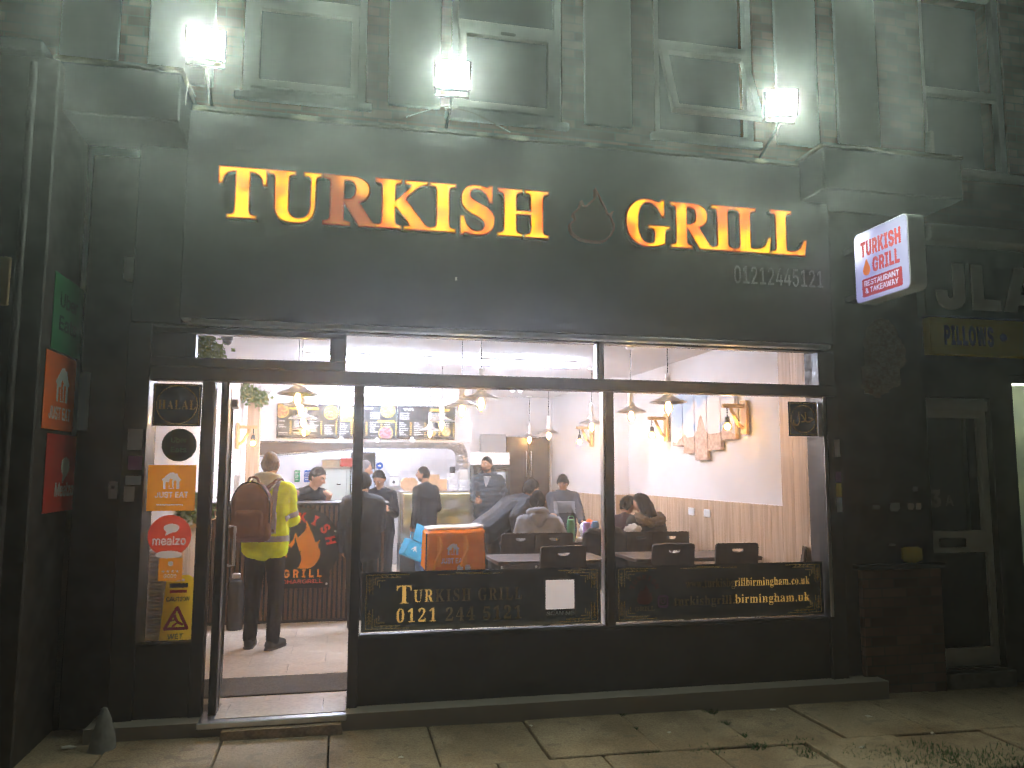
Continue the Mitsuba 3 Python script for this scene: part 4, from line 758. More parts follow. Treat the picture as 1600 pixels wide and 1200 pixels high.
sconce(RX-.002, 1.50, -1, 'wooden bracket lamp on the right wall, nearest the window'); sconce(RX-.002, 3.45, -1, 'wooden bracket lamp on the right wall, left of the canvas picture'); sconce(RX2-.002, 5.80, -1, 'wooden bracket lamp on the right wall, farthest from the window')
sconce(LX+.002, 5.0, 1, 'wooden bracket lamp on the left wall near the wood clad post', 1.90)
# five-part canvas picture
def c_pic(p, n, uv):
    y, z = p.y, p.z
    sky = mix((0.72, 0.68, 0.67), (0.36, 0.50, 0.68), smoothstep(0.42, 0.62, fbm(y*2.3, 0, z*3.1)+0.45*(z-2.3)))
    sun = dr.exp(-(dr.square(y-3.0)+dr.square((z-1.97)*1.6))/0.02)
    sky = sky + mi.Color3f(0.75, 0.34, 0.05)*sun
    line = 1.98 + 0.10*noise(y*9, 0, 0) + 0.20*dr.exp(-dr.square((y-2.45)/0.10)) + 0.09*dr.exp(-dr.square((y-1.85)/0.07)) - 0.06*smoothstep(2.7, 3.0, y)
    town = mix((0.40, 0.25, 0.18), (0.68, 0.54, 0.45), fbm(y*24, 0, z*30))
    return dr.select(z < line, town, sky)
M('canvas_print', c_pic, 0.7)
pc = thing('canvas_picture', 'five panel canvas picture of a domed building under a blue sky on the right wall', 'picture')
for a, b, z0, z1 in ((2.93, 3.235, 1.905, 2.58), (2.62, 2.915, 1.81, 2.57), (2.305, 2.605, 1.725, 2.56), (1.985, 2.29, 1.83, 2.48), (1.665, 1.97, 1.93, 2.40)):
    part(pc, 'panel', bx(RX-.042, RX-.003, a, b, z0, z1, .002), 'canvas_print')
for y, lb in ((2.81, 'left'), (2.41, 'right')):
    t = thing('wall_socket', f'white wall socket on the oak boards of the right wall, {lb} of a pair', 'wall socket')
    part(t, 'plate', bx(RX-.014, RX-.0025, y-.075, y+.075, 1.10, 1.185, .004), 'white_gloss'); part(t, 'switch', bx(RX-.018, RX-.0145, y-.02, y+.02, 1.15, 1.17, .002), 'white_gloss')
# ---------------------------------------------------------------- kitchen, menu screens, counter
bh = thing('menu_bulkhead', 'pale bulkhead over the kitchen hatch that carries the menu screens', 'bulkhead')
part(bh, 'panel', bx(LX+.001, 2.02, 6.42, 6.55, 2.03, CZ-.001, .004), 'plaster')
def c_menu(p, n, uv):
    """Dark menu screens: lines of white print, amber price columns, round plates of food."""
    x, z = (p.x+.905)/.885, (p.z-2.085)/.49
    s = dr.floor(x); u = x - s
    w = u*4; col = dr.floor(w); fu = w - col
    row = z*17; rr = dr.floor(row)
    on = (row-rr < 0.5) & (fu > 0.12) & (fu < 0.42+0.35*cell_rand(col+7*s, rr, 2)) & (z > 0.08) & (z < 0.52) & (cell_rand(rr, col+s*5, 9) > 0.12)
    price = (row-rr < 0.5) & (fu > 0.84) & (fu < 0.97) & (z > 0.08) & (z < 0.52)
    on2 = (row-rr < 0.5) & (fu > 0.15) & (fu < 0.8) & (z > 0.56) & (z < 0.80) & (dr.floor(col/2)*2 == col) & (s > 0)
    c = mi.Color3f(0.025, 0.024, 0.032)
    c = dr.select(on | on2, mi.Color3f(0.62, 0.62, 0.66), c)
    c = dr.select(price, mi.Color3f(0.85, 0.52, 0.06), c)
    for (cx, cz, r, a, b) in ((0.08, .78, .20, (.75, .35, .14), (.25, .04, .02)), (.88, .76, .21, (.85, .42, .12), (.16, .05, .03)), (.46, .22, .17, (.75, .55, .40), (.35, .10, .05)), (1.14, .78, .22, (.62, .12, .08), (.75, .35, .2)),
                              (1.83, .86, .22, (.85, .40, .10), (.70, .15, .04)), (1.80, .16, .22, (.55, .22, .30), (.30, .08, .10)), (2.60, .18, .10, (.7, .5, .3), (.5, .2, .1)), (2.84, .22, .14, (.6, .35, .2), (.7, .6, .5))):
        d = dr.sqrt(dr.square((x-cx)*1.8)+dr.square(z-cz))
        food = mix(a, b, smoothstep(0.44, 0.56, fbm(p.x*38, 1.0, p.z*38)))
        c = dr.select(d < r, dr.select(d > r-0.022, mi.Color3f(.85, .55, .05), food), c)
    bar = ((z > .845) & (z < .90) & (u > .2) & (u < .68) & (s == 0)) | ((z > .50) & (z < .57) & (u > .04) & (u < .3) & (s == 1)) | ((z > .86) & (z < .94) & (u > .55) & (u < .9) & (s == 2)) | ((z > .48) & (z < .55) & (u > .66) & (u < .95) & (s == 1))
    return dr.select(bar, mi.Color3f(.95, .55, .04), c)*1.3
M('screen_print', lambda p, n, uv: c_menu(p, n, uv)*.22, .7, spec=.1)
for i in range(3):
    x0 = -.905+.885*i
    t = thing('menu_screen', f"lit menu screen with pictures of food above the counter, {('left', 'middle', 'right')[i]} of the three", 'screen', 'menu screens in a row')
    part(t, 'case', bx(x0+.004, x0+.881, 6.36, 6.419, 2.075, 2.585, .006), 'black_metal')
    fm = flat(sbox(x0+.012, 2.085, x0+.873, 2.575), 6.356)
    part(t, 'display', fm, 'screen_print', uv=flat_uv(fm), emitter=glow(c_menu, .4))
    for tx, u, zz, ww in ([], [('PLATTERS', .05, 2.338, .16), ('KEBAB', .42, 2.52, .14)], [('WRAPS', .10, 2.515, .15)])[i]:
        part(t, 'heading', at(say(tx, .03, ww, True), x0+u*.88, 6.3535, zz), 'white_print' if tx != 'PLATTERS' else 'dark_grey_print')
hd = thing('extractor_hood', 'dark bronze extractor hood below the menu screens', 'extractor hood')
part(hd, 'canopy', trimesh.convex.convex_hull(np.array([(-1.28, 6.56, 1.80), (-1.28, 6.56, 2.0), (.30, 6.56, 1.93), (.30, 6.56, 2.02), (-1.28, 7.4, 1.80), (.30, 7.4, 1.93), (-1.28, 7.4, 2.3), (.30, 7.4, 2.3)])), 'bronze_hood')
part(hd, 'lip', tube([(-1.28, 6.55, 1.80), (.30, 6.55, 1.93)], .012, 6), 'steel')
du = thing('air_duct', 'silver flexible air duct running under the menu screens and bending down', 'duct')
pth = curve((.32, 7.3, 2.06), (1.0, 7.3, 2.06), (1.7, 7.3, 2.06), (1.92, 7.3, 2.0), (2.0, 7.3, 1.82), (2.0, 7.3, 1.60), n=14)
part(du, 'hose', tube(pth, .105+.008*np.sin(np.arange(len(pth))*2.6), 14), 'steel', 50)
for x, z, l in ((.03, 2.05, 'left'), (.56, 2.045, 'middle'), (1.085, 2.06, 'right')):
    t = thing('rail_spot', f'small white spotlight on the rail below the menu screens, {l} one', 'spotlight', 'spotlights on the rail below the menu screens')
    part(t, 'head', lathe([(0, .05), (.02, .045), (.036, 0), (.03, -.002), (0, -.002)], 12, (x, 6.30, z)), 'white_gloss', 40); part(t, 'lamp', ball((x, 6.30, z-.006), .028, 2, (1, 1, .6)), 'white_gloss', True, emitter=glow((14, 14, 14), .3))
    part(t, 'stem', tube([(x, 6.30, z+.045), (x, 6.30, 2.075), (x, 6.42, 2.075)], .006, 6), 'steel')
cn = thing('service_counter', 'dark slatted service counter inside the door', 'counter')
part(cn, 'body', bx(LX+.02, .53, 3.13, 3.62, .0, 1.225, .004), 'black_paint')
part(cn, 'worktop', bx(LX+.002, .56, 3.06, 3.66, 1.2255, 1.255, .005), 'black_metal')
x = LX+.03
while x < .52:
    part(cn, 'slat', bx(x, x+.030, 3.095, 3.129, .03, 1.222, .004), 'slat_wood')
    x += .05
part(cn, 'skirting', bx(LX+.02, .53, 3.105, 3.1295, .0, .028), 'black_metal')
cs = thing('counter_sign', 'black arched sign with red lettering and an orange flame on the counter front', 'sign')
cx = -.36
part(cs, 'board', ext(union_all([ngon(cx, .80, .40, 64), sbox(cx-.30, .36, cx+.30, .8)]), 3.070, 3.0945), 'vinyl_black_print')
arc = []
for c, a in zip('TURKISH', np.linspace(78, -78, 7)):
    p, w = words(BLACK, c, .105)
    arc.append(affinity.translate(affinity.rotate(affinity.translate(affinity.scale(p, .85, 1, origin=(0, 0)), -w*.42, .255), a, origin=(0, 0)), cx, .79))
M('sign_scarlet', (.62, .05, .03), .5)
part(cs, 'arched_lettering', ext(union_all(arc), 3.066, 3.0695), 'sign_scarlet')
fm = flame(cx+.02, .56, .50)
part(cs, 'flame_emblem', ext(affinity.scale(fm, .85, 1).difference(affinity.scale(flame(cx-.08, .56, .33), .6, 1)), 3.066, 3.0695), 'orange_print')
W, w = words(BLACK, 'GRILL', .085, .03, .8); part(cs, 'lettering', ext(affinity.translate(W, cx-w/2+.02, .47), 3.066, 3.0695), 'orange_print'); part(cs, 'small_lettering', at(say('CHARGRILL', .038, .42, True), cx-.19, 3.0695, .41), 'sign_scarlet')
for x, z in ((cx+.345, .95), (cx+.27, .40), (cx-.27, .40)): part(cs, 'fixing', ball((x, 3.066, z), .012, 1), 'chrome')
for i, (x, y, h) in enumerate(((-1.17, 3.3, .22), (-1.06, 3.34, .26), (-.97, 3.3, .17))):
    m = cat([lathe([(0, .02*q), (.036, .02*q), (.045, .02*q+.05), (0, .02*q+.05)], 14, (x, y, 1.256)) for q in range(int(h/.02))])
    solo('cup_stack', m, 'white_gloss', f"stack of white cups on the left end of the counter, {('left', 'middle', 'right')[i]} one", 'cup stack', smooth=40)
ex = thing('fire_extinguisher', 'black cylinder shaped extinguisher standing by the door', 'fire extinguisher')
part(ex, 'body', lathe([(0, 0), (.075, 0), (.08, .02), (.08, .42), (.06, .48), (.025, .5), (0, .5)], 18, (-.98, 2.85, .001)), 'black_metal', 40); part(ex, 'valve', bx(-1.02, -.94, 2.83, 2.87, .502, .56, .01), 'chrome')
# wood clad post with ivy, hanging leaves
solo('wood_post', bx(-1.235, -1.07, 5.6, 5.78, 0, 2.70, .006), 'oak', 'oak clad post at the left behind the counter', 'post')
def leaves(spots, seed, size):
    r = np.random.default_rng(seed); v, f = [], []
    for (c, s, n) in spots:
        for _ in range(n):
            p = np.array(c) + r.normal(size=3)*s
            a, b = r.normal(size=3), r.normal(size=3)
            a /= np.linalg.norm(a); b -= a*(a@b); b /= np.linalg.norm(b)
            L, w = size*r.uniform(.6, 1.3), size*r.uniform(.3, .5)
            k = len(v); v += [p, p+a*L*.5+b*w, p+a*L, p+a*L*.5-b*w]; f += [(k, k+1, k+2), (k, k+2, k+3)]
    return trimesh.Trimesh(v, f, process=False)
t = thing('ivy_plant', 'green artificial ivy hanging from the top of the oak post', 'plant')
part(t, 'foliage', leaves([((-1.28, 5.45, 2.66), (.05, .06, .06), 260), ((-1.17, 5.48, 2.62), (.06, .05, .05), 320), ((-1.06, 5.5, 2.57), (.05, .04, .04), 220)], 1, .055), 'leaf', stuff=True); part(t, 'stem', tube(curve((-1.3, 5.5, 2.7), (-1.15, 5.48, 2.62), (-1.02, 5.5, 2.55)), .008, 5), 'slat_wood')
t = thing('ivy_plant', 'green artificial ivy on the left wall behind the high pane', 'plant')
part(t, 'foliage', leaves([((-1.20, 1.5, 2.72), (.05, .08, .06), 280), ((-1.13, 1.5, 2.64), (.05, .08, .05), 260), ((-1.17, 1.7, 2.58), (.05, .1, .05), 200)], 2, .055), 'leaf', stuff=True); part(t, 'stem', tube(curve((-1.29, 1.5, 2.75), (-1.18, 1.5, 2.66), (-1.08, 1.55, 2.58)), .008, 5), 'slat_wood')
t = thing('shelf_plant', 'leafy green plant on the ledge of the left wall behind the side window', 'plant')
part(t, 'foliage', leaves([((-1.21, 1.45, 1.28), (.05, .12, .05), 300), ((-1.2, 1.9, 1.26), (.05, .1, .05), 220)], 3, .06), 'leaf', stuff=True); part(t, 'pot', lathe([(0, 0), (.04, 0), (.05, .09), (0, .09)], 12, (-1.24, 1.5, 1.131)), 'white_gloss', 40)
t = thing('dome_camera', 'small dark dome camera on the ceiling left of the high pane', 'camera')
part(t, 'base', lathe([(0, 0), (.06, 0), (.06, -.03), (0, -.03)], 16, (-1.12, 2.5, CZ-.001)), 'dark_grey_print', 40); part(t, 'dome', ball((-1.12, 2.5, 2.885), .045), 'black_metal', True)
# kitchen furniture
fz = thing('tall_fridge', 'pale green tall fridge behind the counter', 'fridge')
part(fz, 'cabinet', bx(-.27, .20, 7.7, 8.18, .0, 1.62, .01), 'fridge_green'); part(fz, 'door_seam', bx(.135, .142, 7.69, 7.699, .1, 1.6), 'grey_print'); part(fz, 'badge', bx(-.02, .05, 7.688, 7.699, 1.36, 1.38, .003), 'dark_grey_print')
part(fz, 'header', bx(-.27, .20, 7.695, 8.18, 1.625, 1.80, .01), 'steel')
vf = thing('drinks_cooler', 'drinks cooler with a red header behind the counter', 'drinks cooler')
part(vf, 'cabinet', bx(.205, .60, 7.6, 8.18, 0, 1.9, .01), 'black_metal'); part(vf, 'header', bx(.03, .30, 7.57, 7.599, 1.66, 1.80, .004), 'red_print'); part(vf, 'door', bx(.215, .59, 7.575, 7.599, .1, 1.62, .004), 'pale_blue_print')
for (x0, x1, z0, z1, mt, lb) in ((-.72, -.63, 1.40, 1.60, 'green_print', 'small green notice on the kitchen wall behind the counter'), (-.56, -.42, 1.40, 1.60, 'blue_print', 'blue hygiene notice on the kitchen wall behind the counter'), (.64, .76, 1.45, 1.58, 'blue_print', 'blue notice with white lines on the tiles behind the staff')):
    t = thing('kitchen_notice', lb, 'notice'); part(t, 'sheet', bx(x0, x1, BY-.006, BY-.001, z0, z1), mt); part(t, 'print', cat([bx(x0+.015, x1-.015-.02*(q % 2), BY-.0075, BY-.0062, z1-.04-.03*q, z1-.03-.03*q) for q in range(5 if z1-z0 > .15 else 3)]), 'white_print')
t = thing('kitchen_notice', 'round blue hand washing sign on the tiles behind the staff', 'notice'); part(t, 'disc', ext(ngon(.70, 1.68, .06), BY-.006, BY-.001), 'blue_print'); part(t, 'hand_mark', ext(affinity.scale(ngon(.70, 1.68, .03), 1, .6), BY-.0075, BY-.0062), 'white_print')
t = thing('towel_dispenser', 'white paper towel dispenser on the tiled kitchen wall', 'dispenser'); part(t, 'body', bx(.83, 1.05, 8.05, 8.197, 1.30, 1.60, .035), 'white_gloss'); part(t, 'window', ext(ngon(.94, 1.40, .025), 8.046, 8.0495), 'dark_grey_print'); part(t, 'band', bx(.86, 1.02, 8.045, 8.0495, 1.49, 1.50), 'grey_print')
dc = thing('display_counter', 'lit glass display counter with trays of food behind the man with the blue bag', 'display counter')
for x in (.93, 2.03): part(dc, 'post', bx(x-.015, x+.015, 6.0, 6.03, .5, 1.27, .003), 'steel')
for x in (.93, 2.03): part(dc, 'post', bx(x-.015, x+.015, 6.57, 6.60, .5, 1.27, .003), 'steel')
part(dc, 'base', bx(.91, 2.05, 6.0, 6.62, .0, .50, .006), 'black_metal'); part(dc, 'top', bx(.90, 2.06, 5.99, 6.63, 1.272, 1.30, .005), 'steel')
M('cream_panel', (.36, .33, .22), .6)
part(dc, 'back', bx(.946, 2.014, 6.59, 6.60, .51, 1.27), 'cream_panel')
for z in (.52, .77, 1.03): part(dc, 'shelf', bx(.946, 2.014, 6.05, 6.585, z, z+.012, .002), 'steel')
part(dc, 'pane', bx(.946, 2.014, 6.012, 6.016, .51, 1.268), 'pane_glass')
part(dc, 'lamp', bx(.96, 2.0, 6.5, 6.53, 1.24, 1.262), 'white_gloss', emitter=glow((3.5, 3.3, 2.2), .4)); part(dc, 'lamp', bx(.96, 2.0, 6.5, 6.53, 1.005, 1.025), 'white_gloss', emitter=glow((2.6, 2.3, 1.3), .4))
M('salad', lambda p, n, uv: mix((.62, .36, .06), (.75, .62, .20), noise(p.x*40, p.y*40, p.z*40)), .6)
for i, (x, z, mt) in enumerate(((1.12, .79, 'salad'), (1.40, .79, 'salad'), (1.70, .79, 'salad'), (1.9, .79, 'litter'), (1.2, 1.045, 'white_gloss'), (1.7, 1.045, 'litter'))):
    t = thing('food_tray', f"tray of food in the glass display counter, {('left', 'second', 'third', 'right')[i] + ' on the lower shelf' if i < 4 else ('left', 'right')[i-4] + ' on the upper shelf'}", 'food tray')
    part(t, 'tray', bx(x-.11, x+.11, 6.12, 6.45, z, z+.03, .006), 'steel')
    h = ball((x, 6.28, z+.03), .1, 3, (1, 1.5, .5)) ; h.vertices = (h.vertices-[x, 6.28*1, z+.03*1]); h = ball((0, 0, 0), .115, 4, (1, 1.3, .85)); v = h.vertices; v *= (0.62+.75*meshkit.fbm(v*45+i, 3))[:, None]; v += [x, 6.25, z+.04]; part(t, 'food', h, mt, True)
for i, (x, z, w, hh, kind) in enumerate(((1.05, 1.3005, .24, .19, 'o'), (1.42, 1.3005, .15, .24, 'b'), (1.55, 1.3005, .12, .17, 'b'))):
    pol = Polygon([(x-w/2+.05, z), (x+w/2-.05, z), (x+w/2, z+.05), (x+w/2, z+hh-.05), (x+w/2-.05, z+hh), (x-w/2+.05, z+hh), (x-w/2, z+hh-.05), (x-w/2, z+.05)]) if kind == 'o' else sbox(x-w/2, z, x+w/2, z+hh)
    solo('cardboard_box', ext(pol, 6.2, 6.42), 'kraft', ('eight sided brown cardboard box on the left of the display counter', 'tall brown cardboard box on the display counter behind the man', 'lower brown cardboard box on the display counter, right of the tall one')[i], 'box')
for i, (x, z0, h, n) in enumerate(((1.70, 1.301, .26, 12), (1.86, 1.301, .16, 7), (1.99, 1.301, .16, 7))):
    t = thing('box_stack', f"stack of white takeaway boxes on the display counter, {('tall left', 'low middle', 'low right')[i]} one", 'stack of boxes')
    for q in range(n): part(t, 'box', bx(x-.065, x+.065, 6.2, 6.34, z0+q*h/n, z0+(q+1)*h/n-.002, .004), 'white_gloss')
solo('box_stack', bx(1.80, 1.93, 6.21, 6.33, 1.4625, 1.62, .006), 'off_white_print', 'pale carton on top of the low stacks on the display counter', 'box')
solo('card_reader', bx(1.66, 1.74, 6.22, 6.3, 1.564, 1.66, .008), 'black_metal', 'small black box on top of the tall white stack', 'box')
gf = thing('glass_door_fridge', 'drinks fridge with a lit white header behind the man in the puffer jacket', 'fridge')
part(gf, 'cabinet', cat([bx(2.25, 2.90, 7.65, 8.19, 0, 1.70, .006)]), 'black_metal'); part(gf, 'header', bx(2.27, 2.88, 7.60, 8.18, 1.705, 1.91, .008), 'white_gloss', emitter=glow((.62, .58, .60), .3))
part(gf, 'contents', bx(2.36, 2.80, 7.643, 7.6495, .25, 1.58), 'pale_blue_print', emitter=glow((.35, .42, .5), .2)); part(gf, 'pane', bx(2.34, 2.82, 7.62, 7.624, .2, 1.62), 'pane_glass'); part(gf, 'door_frame', ext(sbox(2.26, .12, 2.89, 1.68).difference(sbox(2.34, .2, 2.82, 1.62)), 7.61, 7.642), 'black_metal')
for z in (.6, .95, 1.3): part(gf, 'shelf', bx(2.35, 2.81, 7.628, 7.64, z, z+.015), 'steel')
pl = thing('white_column', 'white column and grey panel beside the glass door fridge', 'column'); part(pl, 'shaft', bx(2.12, 2.245, 7.9, 8.19, 0, 2.25, .006), 'white_gloss'); part(pl, 'panel', bx(2.46, 2.92, 8.1, 8.195, 1.92, 2.25, .004), 'grey_print')
dd = thing('cupboard_doors', 'tall dark brown double doors at the back right', 'cupboard')
for x0, x1, hx in ((2.93, 3.33, 3.29), (3.335, 3.73, 3.375)):
    d = part(dd, 'door', bx(x0, x1, 8.12, 8.195, .01, 2.21, .006), 'dark_wood'); part(d, 'handle', tube([(hx, 8.119, 1.5), (hx, 8.07, 1.5), (hx, 8.07, 1.95), (hx, 8.119, 1.95)], .009, 6), 'steel', True)
# ---------------------------------------------------------------- tables, chairs and what stands on them
def table(x0, x1, y0, y1, z, label):
    t = thing('dining_table', label, 'table')
    part(t, 'tabletop', bx(x0, x1, y0, y1, z-.035, z, .006), 'dark_wood')
    for px in ((x0+x1)/2,) if x1-x0 < 1.3 else (x0+.4, x1-.4):
        part(t, 'pedestal', tube([(px, (y0+y1)/2, .02), (px, (y0+y1)/2, z-.036)], .035, 10), 'black_metal', True)
        part(t, 'base', lathe([(0, 0), (.22, 0), (.22, .012), (.05, .03), (0, .03)], 20, (px, (y0+y1)/2, .0005)), 'black_metal', 40)
table(.82, 1.37, 1.30, 1.98, .70, 'dark table behind the left window pane carrying the orange delivery bag')
table(1.40, 2.45, 1.22, 1.86, .80, 'dark empty table behind the window, between the orange bag and middle post')
table(2.69, 3.96, 1.20, 1.84, .80, 'dark empty table against the right wall, just behind the right window pane')
table(1.80, 3.76, 2.98, 3.66, .80, 'long dark table with bottles and food where the children sit')
def make_chair(label):
    c = thing('cafe_chair', label, 'chair', 'dark wooden cafe chairs')
    b = rrect(-.205, .205, .57, .955, .03).difference(affinity.scale(ngon(0, .895, .055), 1, .42).intersection(sbox(-.1, .87, .1, .905)))
    m = ext(b, -.012, .012)
    m = m.subdivide_to_size(.07)
    v = m.vertices.copy(); v[:, 1] += -.20 - .28*(v[:, 0]**2)*-1 - .13*(v[:, 2]-.6); m.vertices = v
    part(c, 'backrest', m, 'chair_wood', 30)
    part(c, 'seat', bx(-.20, .20, -.20, .21, .445, .47, .010), 'chair_wood')
    for sx in (-1, 1):
        part(c, 'leg', tube([(sx*.19, .19, 0), (sx*.185, .17, .444)], .012, 8), 'steel', True)
        part(c, 'leg', tube([(sx*.19, -.24, 0), (sx*.188, -.19, .45), (sx*.188, -.205, .62)], .012, 8), 'steel', True)
    return c
C0 = make_chair('dark wooden cafe chair behind the left pane, right of the orange bag')
for k in [k for k in scene if k.startswith(C0)]: scene[k]['to_world'] = T().translate([1.925, 1.19, 0])
def chair_at(x, y, rot, label):
    n = copies(C0, label)
    for k in [k for k in scene if k.startswith(n + '__')]: scene[k]['to_world'] = T().translate([x, y, 0]).rotate([0, 0, 1], rot)
chair_at(2.95, 1.21, 2, 'dark wooden cafe chair at the left of the table behind the right window pane'); chair_at(3.57, 1.17, -3, 'dark wooden cafe chair at the right of the table behind the right window pane')
chair_at(3.80, .72, 68, 'dark wooden cafe chair turned sideways against the right wall'); chair_at(1.86, 2.62, 3, 'dark wooden cafe chair left of the seated boy in the grey hoodie'); chair_at(2.24, 2.60, -2, 'dark wooden cafe chair on which the boy in the grey hoodie sits')
chair_at(2.70, 2.35, 0, 'dark wooden cafe chair with a dark coat over its back, beside the middle post'); chair_at(3.17, 2.60, 4, 'dark wooden cafe chair on which the person in maroon sits'); chair_at(3.55, 2.58, -4, 'dark wooden cafe chair on which the person in the fur hooded coat sits')
# delivery bag
M('bag_orange', lambda p, n, uv: mi.Color3f(.90, .29, .015)*(0.85+0.3*fbm(p.x*9, p.y*9, p.z*9)), .55, bump=lambda p, n, uv: fbm(p.x*9, p.y*9, p.z*12), bscale=.03)
M('bag_orange_strap', (.95, .42, .03), .5)
M('bag_blue', lambda p, n, uv: mi.Color3f(.03, .30, .48)*(0.85+0.3*fbm(p.x*9, p.y*9, p.z*9)), .5); M('foil', lambda p, n, uv: mi.Color3f(.72, .73, .75)*(0.7+0.5*fbm(p.x*30, p.y*30, p.z*30)), .35, metal=.7)
db = thing('delivery_bag', 'large orange thermal delivery bag with a white house emblem standing on the left table', 'bag')
BX0, BX1, BY0, BY1, BZ = .790, 1.315, 1.36, 1.80, .702
bm = bx(BX0, BX1, BY0, BY1, BZ, BZ+.345, .02).subdivide_to_size(.05)
def bag_shape(v):
    tz = (v[:, 2]-BZ)/.345
    v[:, 0] += (1-tz)*.012*np.sign(v[:, 0]-1.05); v[:, 1] += tz*.03*(v[:, 1] < BY0+.1); v[:, 2] += tz*((v[:, 0]-BX0)/.525*.045 + .010*np.sin(v[:, 0]*9)); return v
v = bag_shape(bm.vertices.copy()); v += (meshkit.fbm(v*7, 3)[:, None]-.5)*[.015, .016, .012]; bm.vertices = v
part(db, 'body', bm, 'bag_orange', 50)
lid = bx(BX0+.01, BX1, BY0+.04, BY1, BZ+.347, BZ+.366, .008).subdivide_to_size(.08); lid.vertices = bag_shape(lid.vertices.copy()); part(db, 'lid', lid, 'white_gloss', 40)
def onbag(m, off=.012):
    v = m.vertices.copy(); v[:, 1] += (v[:, 2]-BZ)/.345*.03 - off; m = m.copy(); m.vertices = v; return m
for x in (.895, 1.13): part(db, 'strap', onbag(cat([bx(x-.017, x+.017, BY0-.006, BY0, BZ+.05, BZ+.32), tube(curve((x, BY0-.005, BZ+.31), (x+.02, BY0-.035, BZ+.22), (x-.03, BY0-.05, BZ+.11), (x-.05, BY0-.02, BZ+.02)), .012, 5)])), 'bag_orange_strap')
for xx in (BX0-.004, BX1-.004): part(db, 'piping', onbag(tube([(xx-.008*np.sign(1.05-xx), BY0, BZ+.01), (xx, BY0, BZ+.34)], .006, 6), .004), 'dark_grey_print')
part(db, 'emblem', onbag(ext(affinity.translate(eat_house(.085), 1.02, BZ+.155), BY0-.004, BY0)), 'white_print'); part(db, 'lettering', onbag(at(say('JUST EAT', .042, .22, True, .004), .91, BY0, BZ+.08)), 'white_print')
# lunch things on the long table
def bottle(x, y, r, h, mt, label, handle=True):
    t = thing('drink_bottle', label, 'bottle')
    part(t, 'body', lathe([(0, 0), (r*.85, 0), (r, .02), (r, h*.84), (r*.9, h*.88), (0, h*.88)], 18, (x, y, .801)), mt, 40)
    part(t, 'lid', lathe([(0, h*.88), (r*.92, h*.88), (r*.92, h*.97), (r*.6, h), (0, h)], 16, (x, y, .801)), mt, 40)
    if handle: part(t, 'loop', tube(curve((x-r*.7, y, .801+h*.95), (x-r*.5, y, .801+h*1.12), (x+r*.6, y, .801+h*1.12), (x+r*.7, y, .801+h*.95), n=5), .006, 6), mt)
M('bottle_green', (.09, .25, .13), .35); M('bottle_violet', (.42, .27, .50), .3); M('bottle_blue', (.12, .22, .38), .35)
bottle(2.62, 3.06, .048, .25, 'bottle_green', 'green drinking bottle with a loop lid on the children’s table'); bottle(2.83, 3.12, .048, .21, 'bottle_violet', 'pale violet tumbler on the children’s table', False); bottle(2.935, 3.14, .045, .22, 'bottle_blue', 'blue tumbler beside the violet one on the children’s table', False)
t = thing('lunch_box', 'white lunch box lying beside the green bottle', 'box'); part(t, 'base', bx(2.68, 2.86, 3.0, 3.06, .801, .83, .008), 'white_gloss'); part(t, 'lid', bx(2.675, 2.865, 2.995, 3.065, .8305, .842, .004), 'white_gloss')
t = thing('food_pack', 'open paper pack of chips in front of the boy in the grey hoodie', 'food'); m = ball((0, 0, 0), .085, 3, (1, 1, .6)); m.vertices *= (.75+.5*meshkit.fbm(m.vertices*45, 3))[:, None]; m.apply_translation((2.52, 3.2, .845)); part(t, 'chips', m, 'salad', True); part(t, 'paper', bx(2.42, 2.63, 3.1, 3.3, .801, .806, .002), 'kraft')
t = thing('carrier_bag', 'crumpled orange and white plastic bag on the children’s table', 'bag')
m = ball((0, 0, 0), .10, 4, (1, .8, 1.1)); m.vertices *= (.6+.75*meshkit.fbm(m.vertices*22, 3))[:, None]; m.apply_translation((2.98, 3.5, .90)); part(t, 'bag', m, 'deep_orange_print', 40); m = ball((0, 0, 0), .07, 3, (1, .8, 1.3)); m.vertices *= (.6+.75*meshkit.fbm(m.vertices*26, 3))[:, None]; m.apply_translation((2.90, 3.42, .90)); part(t, 'white_flap', m, 'white_gloss', 40)
for i, (x, y, z, lb) in enumerate(((1.08, 1.33, .70, 'left of the pair before the orange bag'), (1.15, 1.33, .70, 'right of the pair before the orange bag'), (3.02, 1.24, .80, 'left of the pair on the right table'), (3.09, 1.24, .80, 'right of the pair on the right table'))):
    t = thing('salt_pot', f'small white condiment pot, {lb}', 'pot'); part(t, 'pot', lathe([(0, 0), (.024, 0), (.026, .05), (0, .05)], 14, (x, y, z+.001)), 'white_gloss', 40); part(t, 'cap', lathe([(0, .0505), (.024, .0505), (.018, .066), (0, .066)], 14, (x, y, z+.001)), 'silver_print', 40)

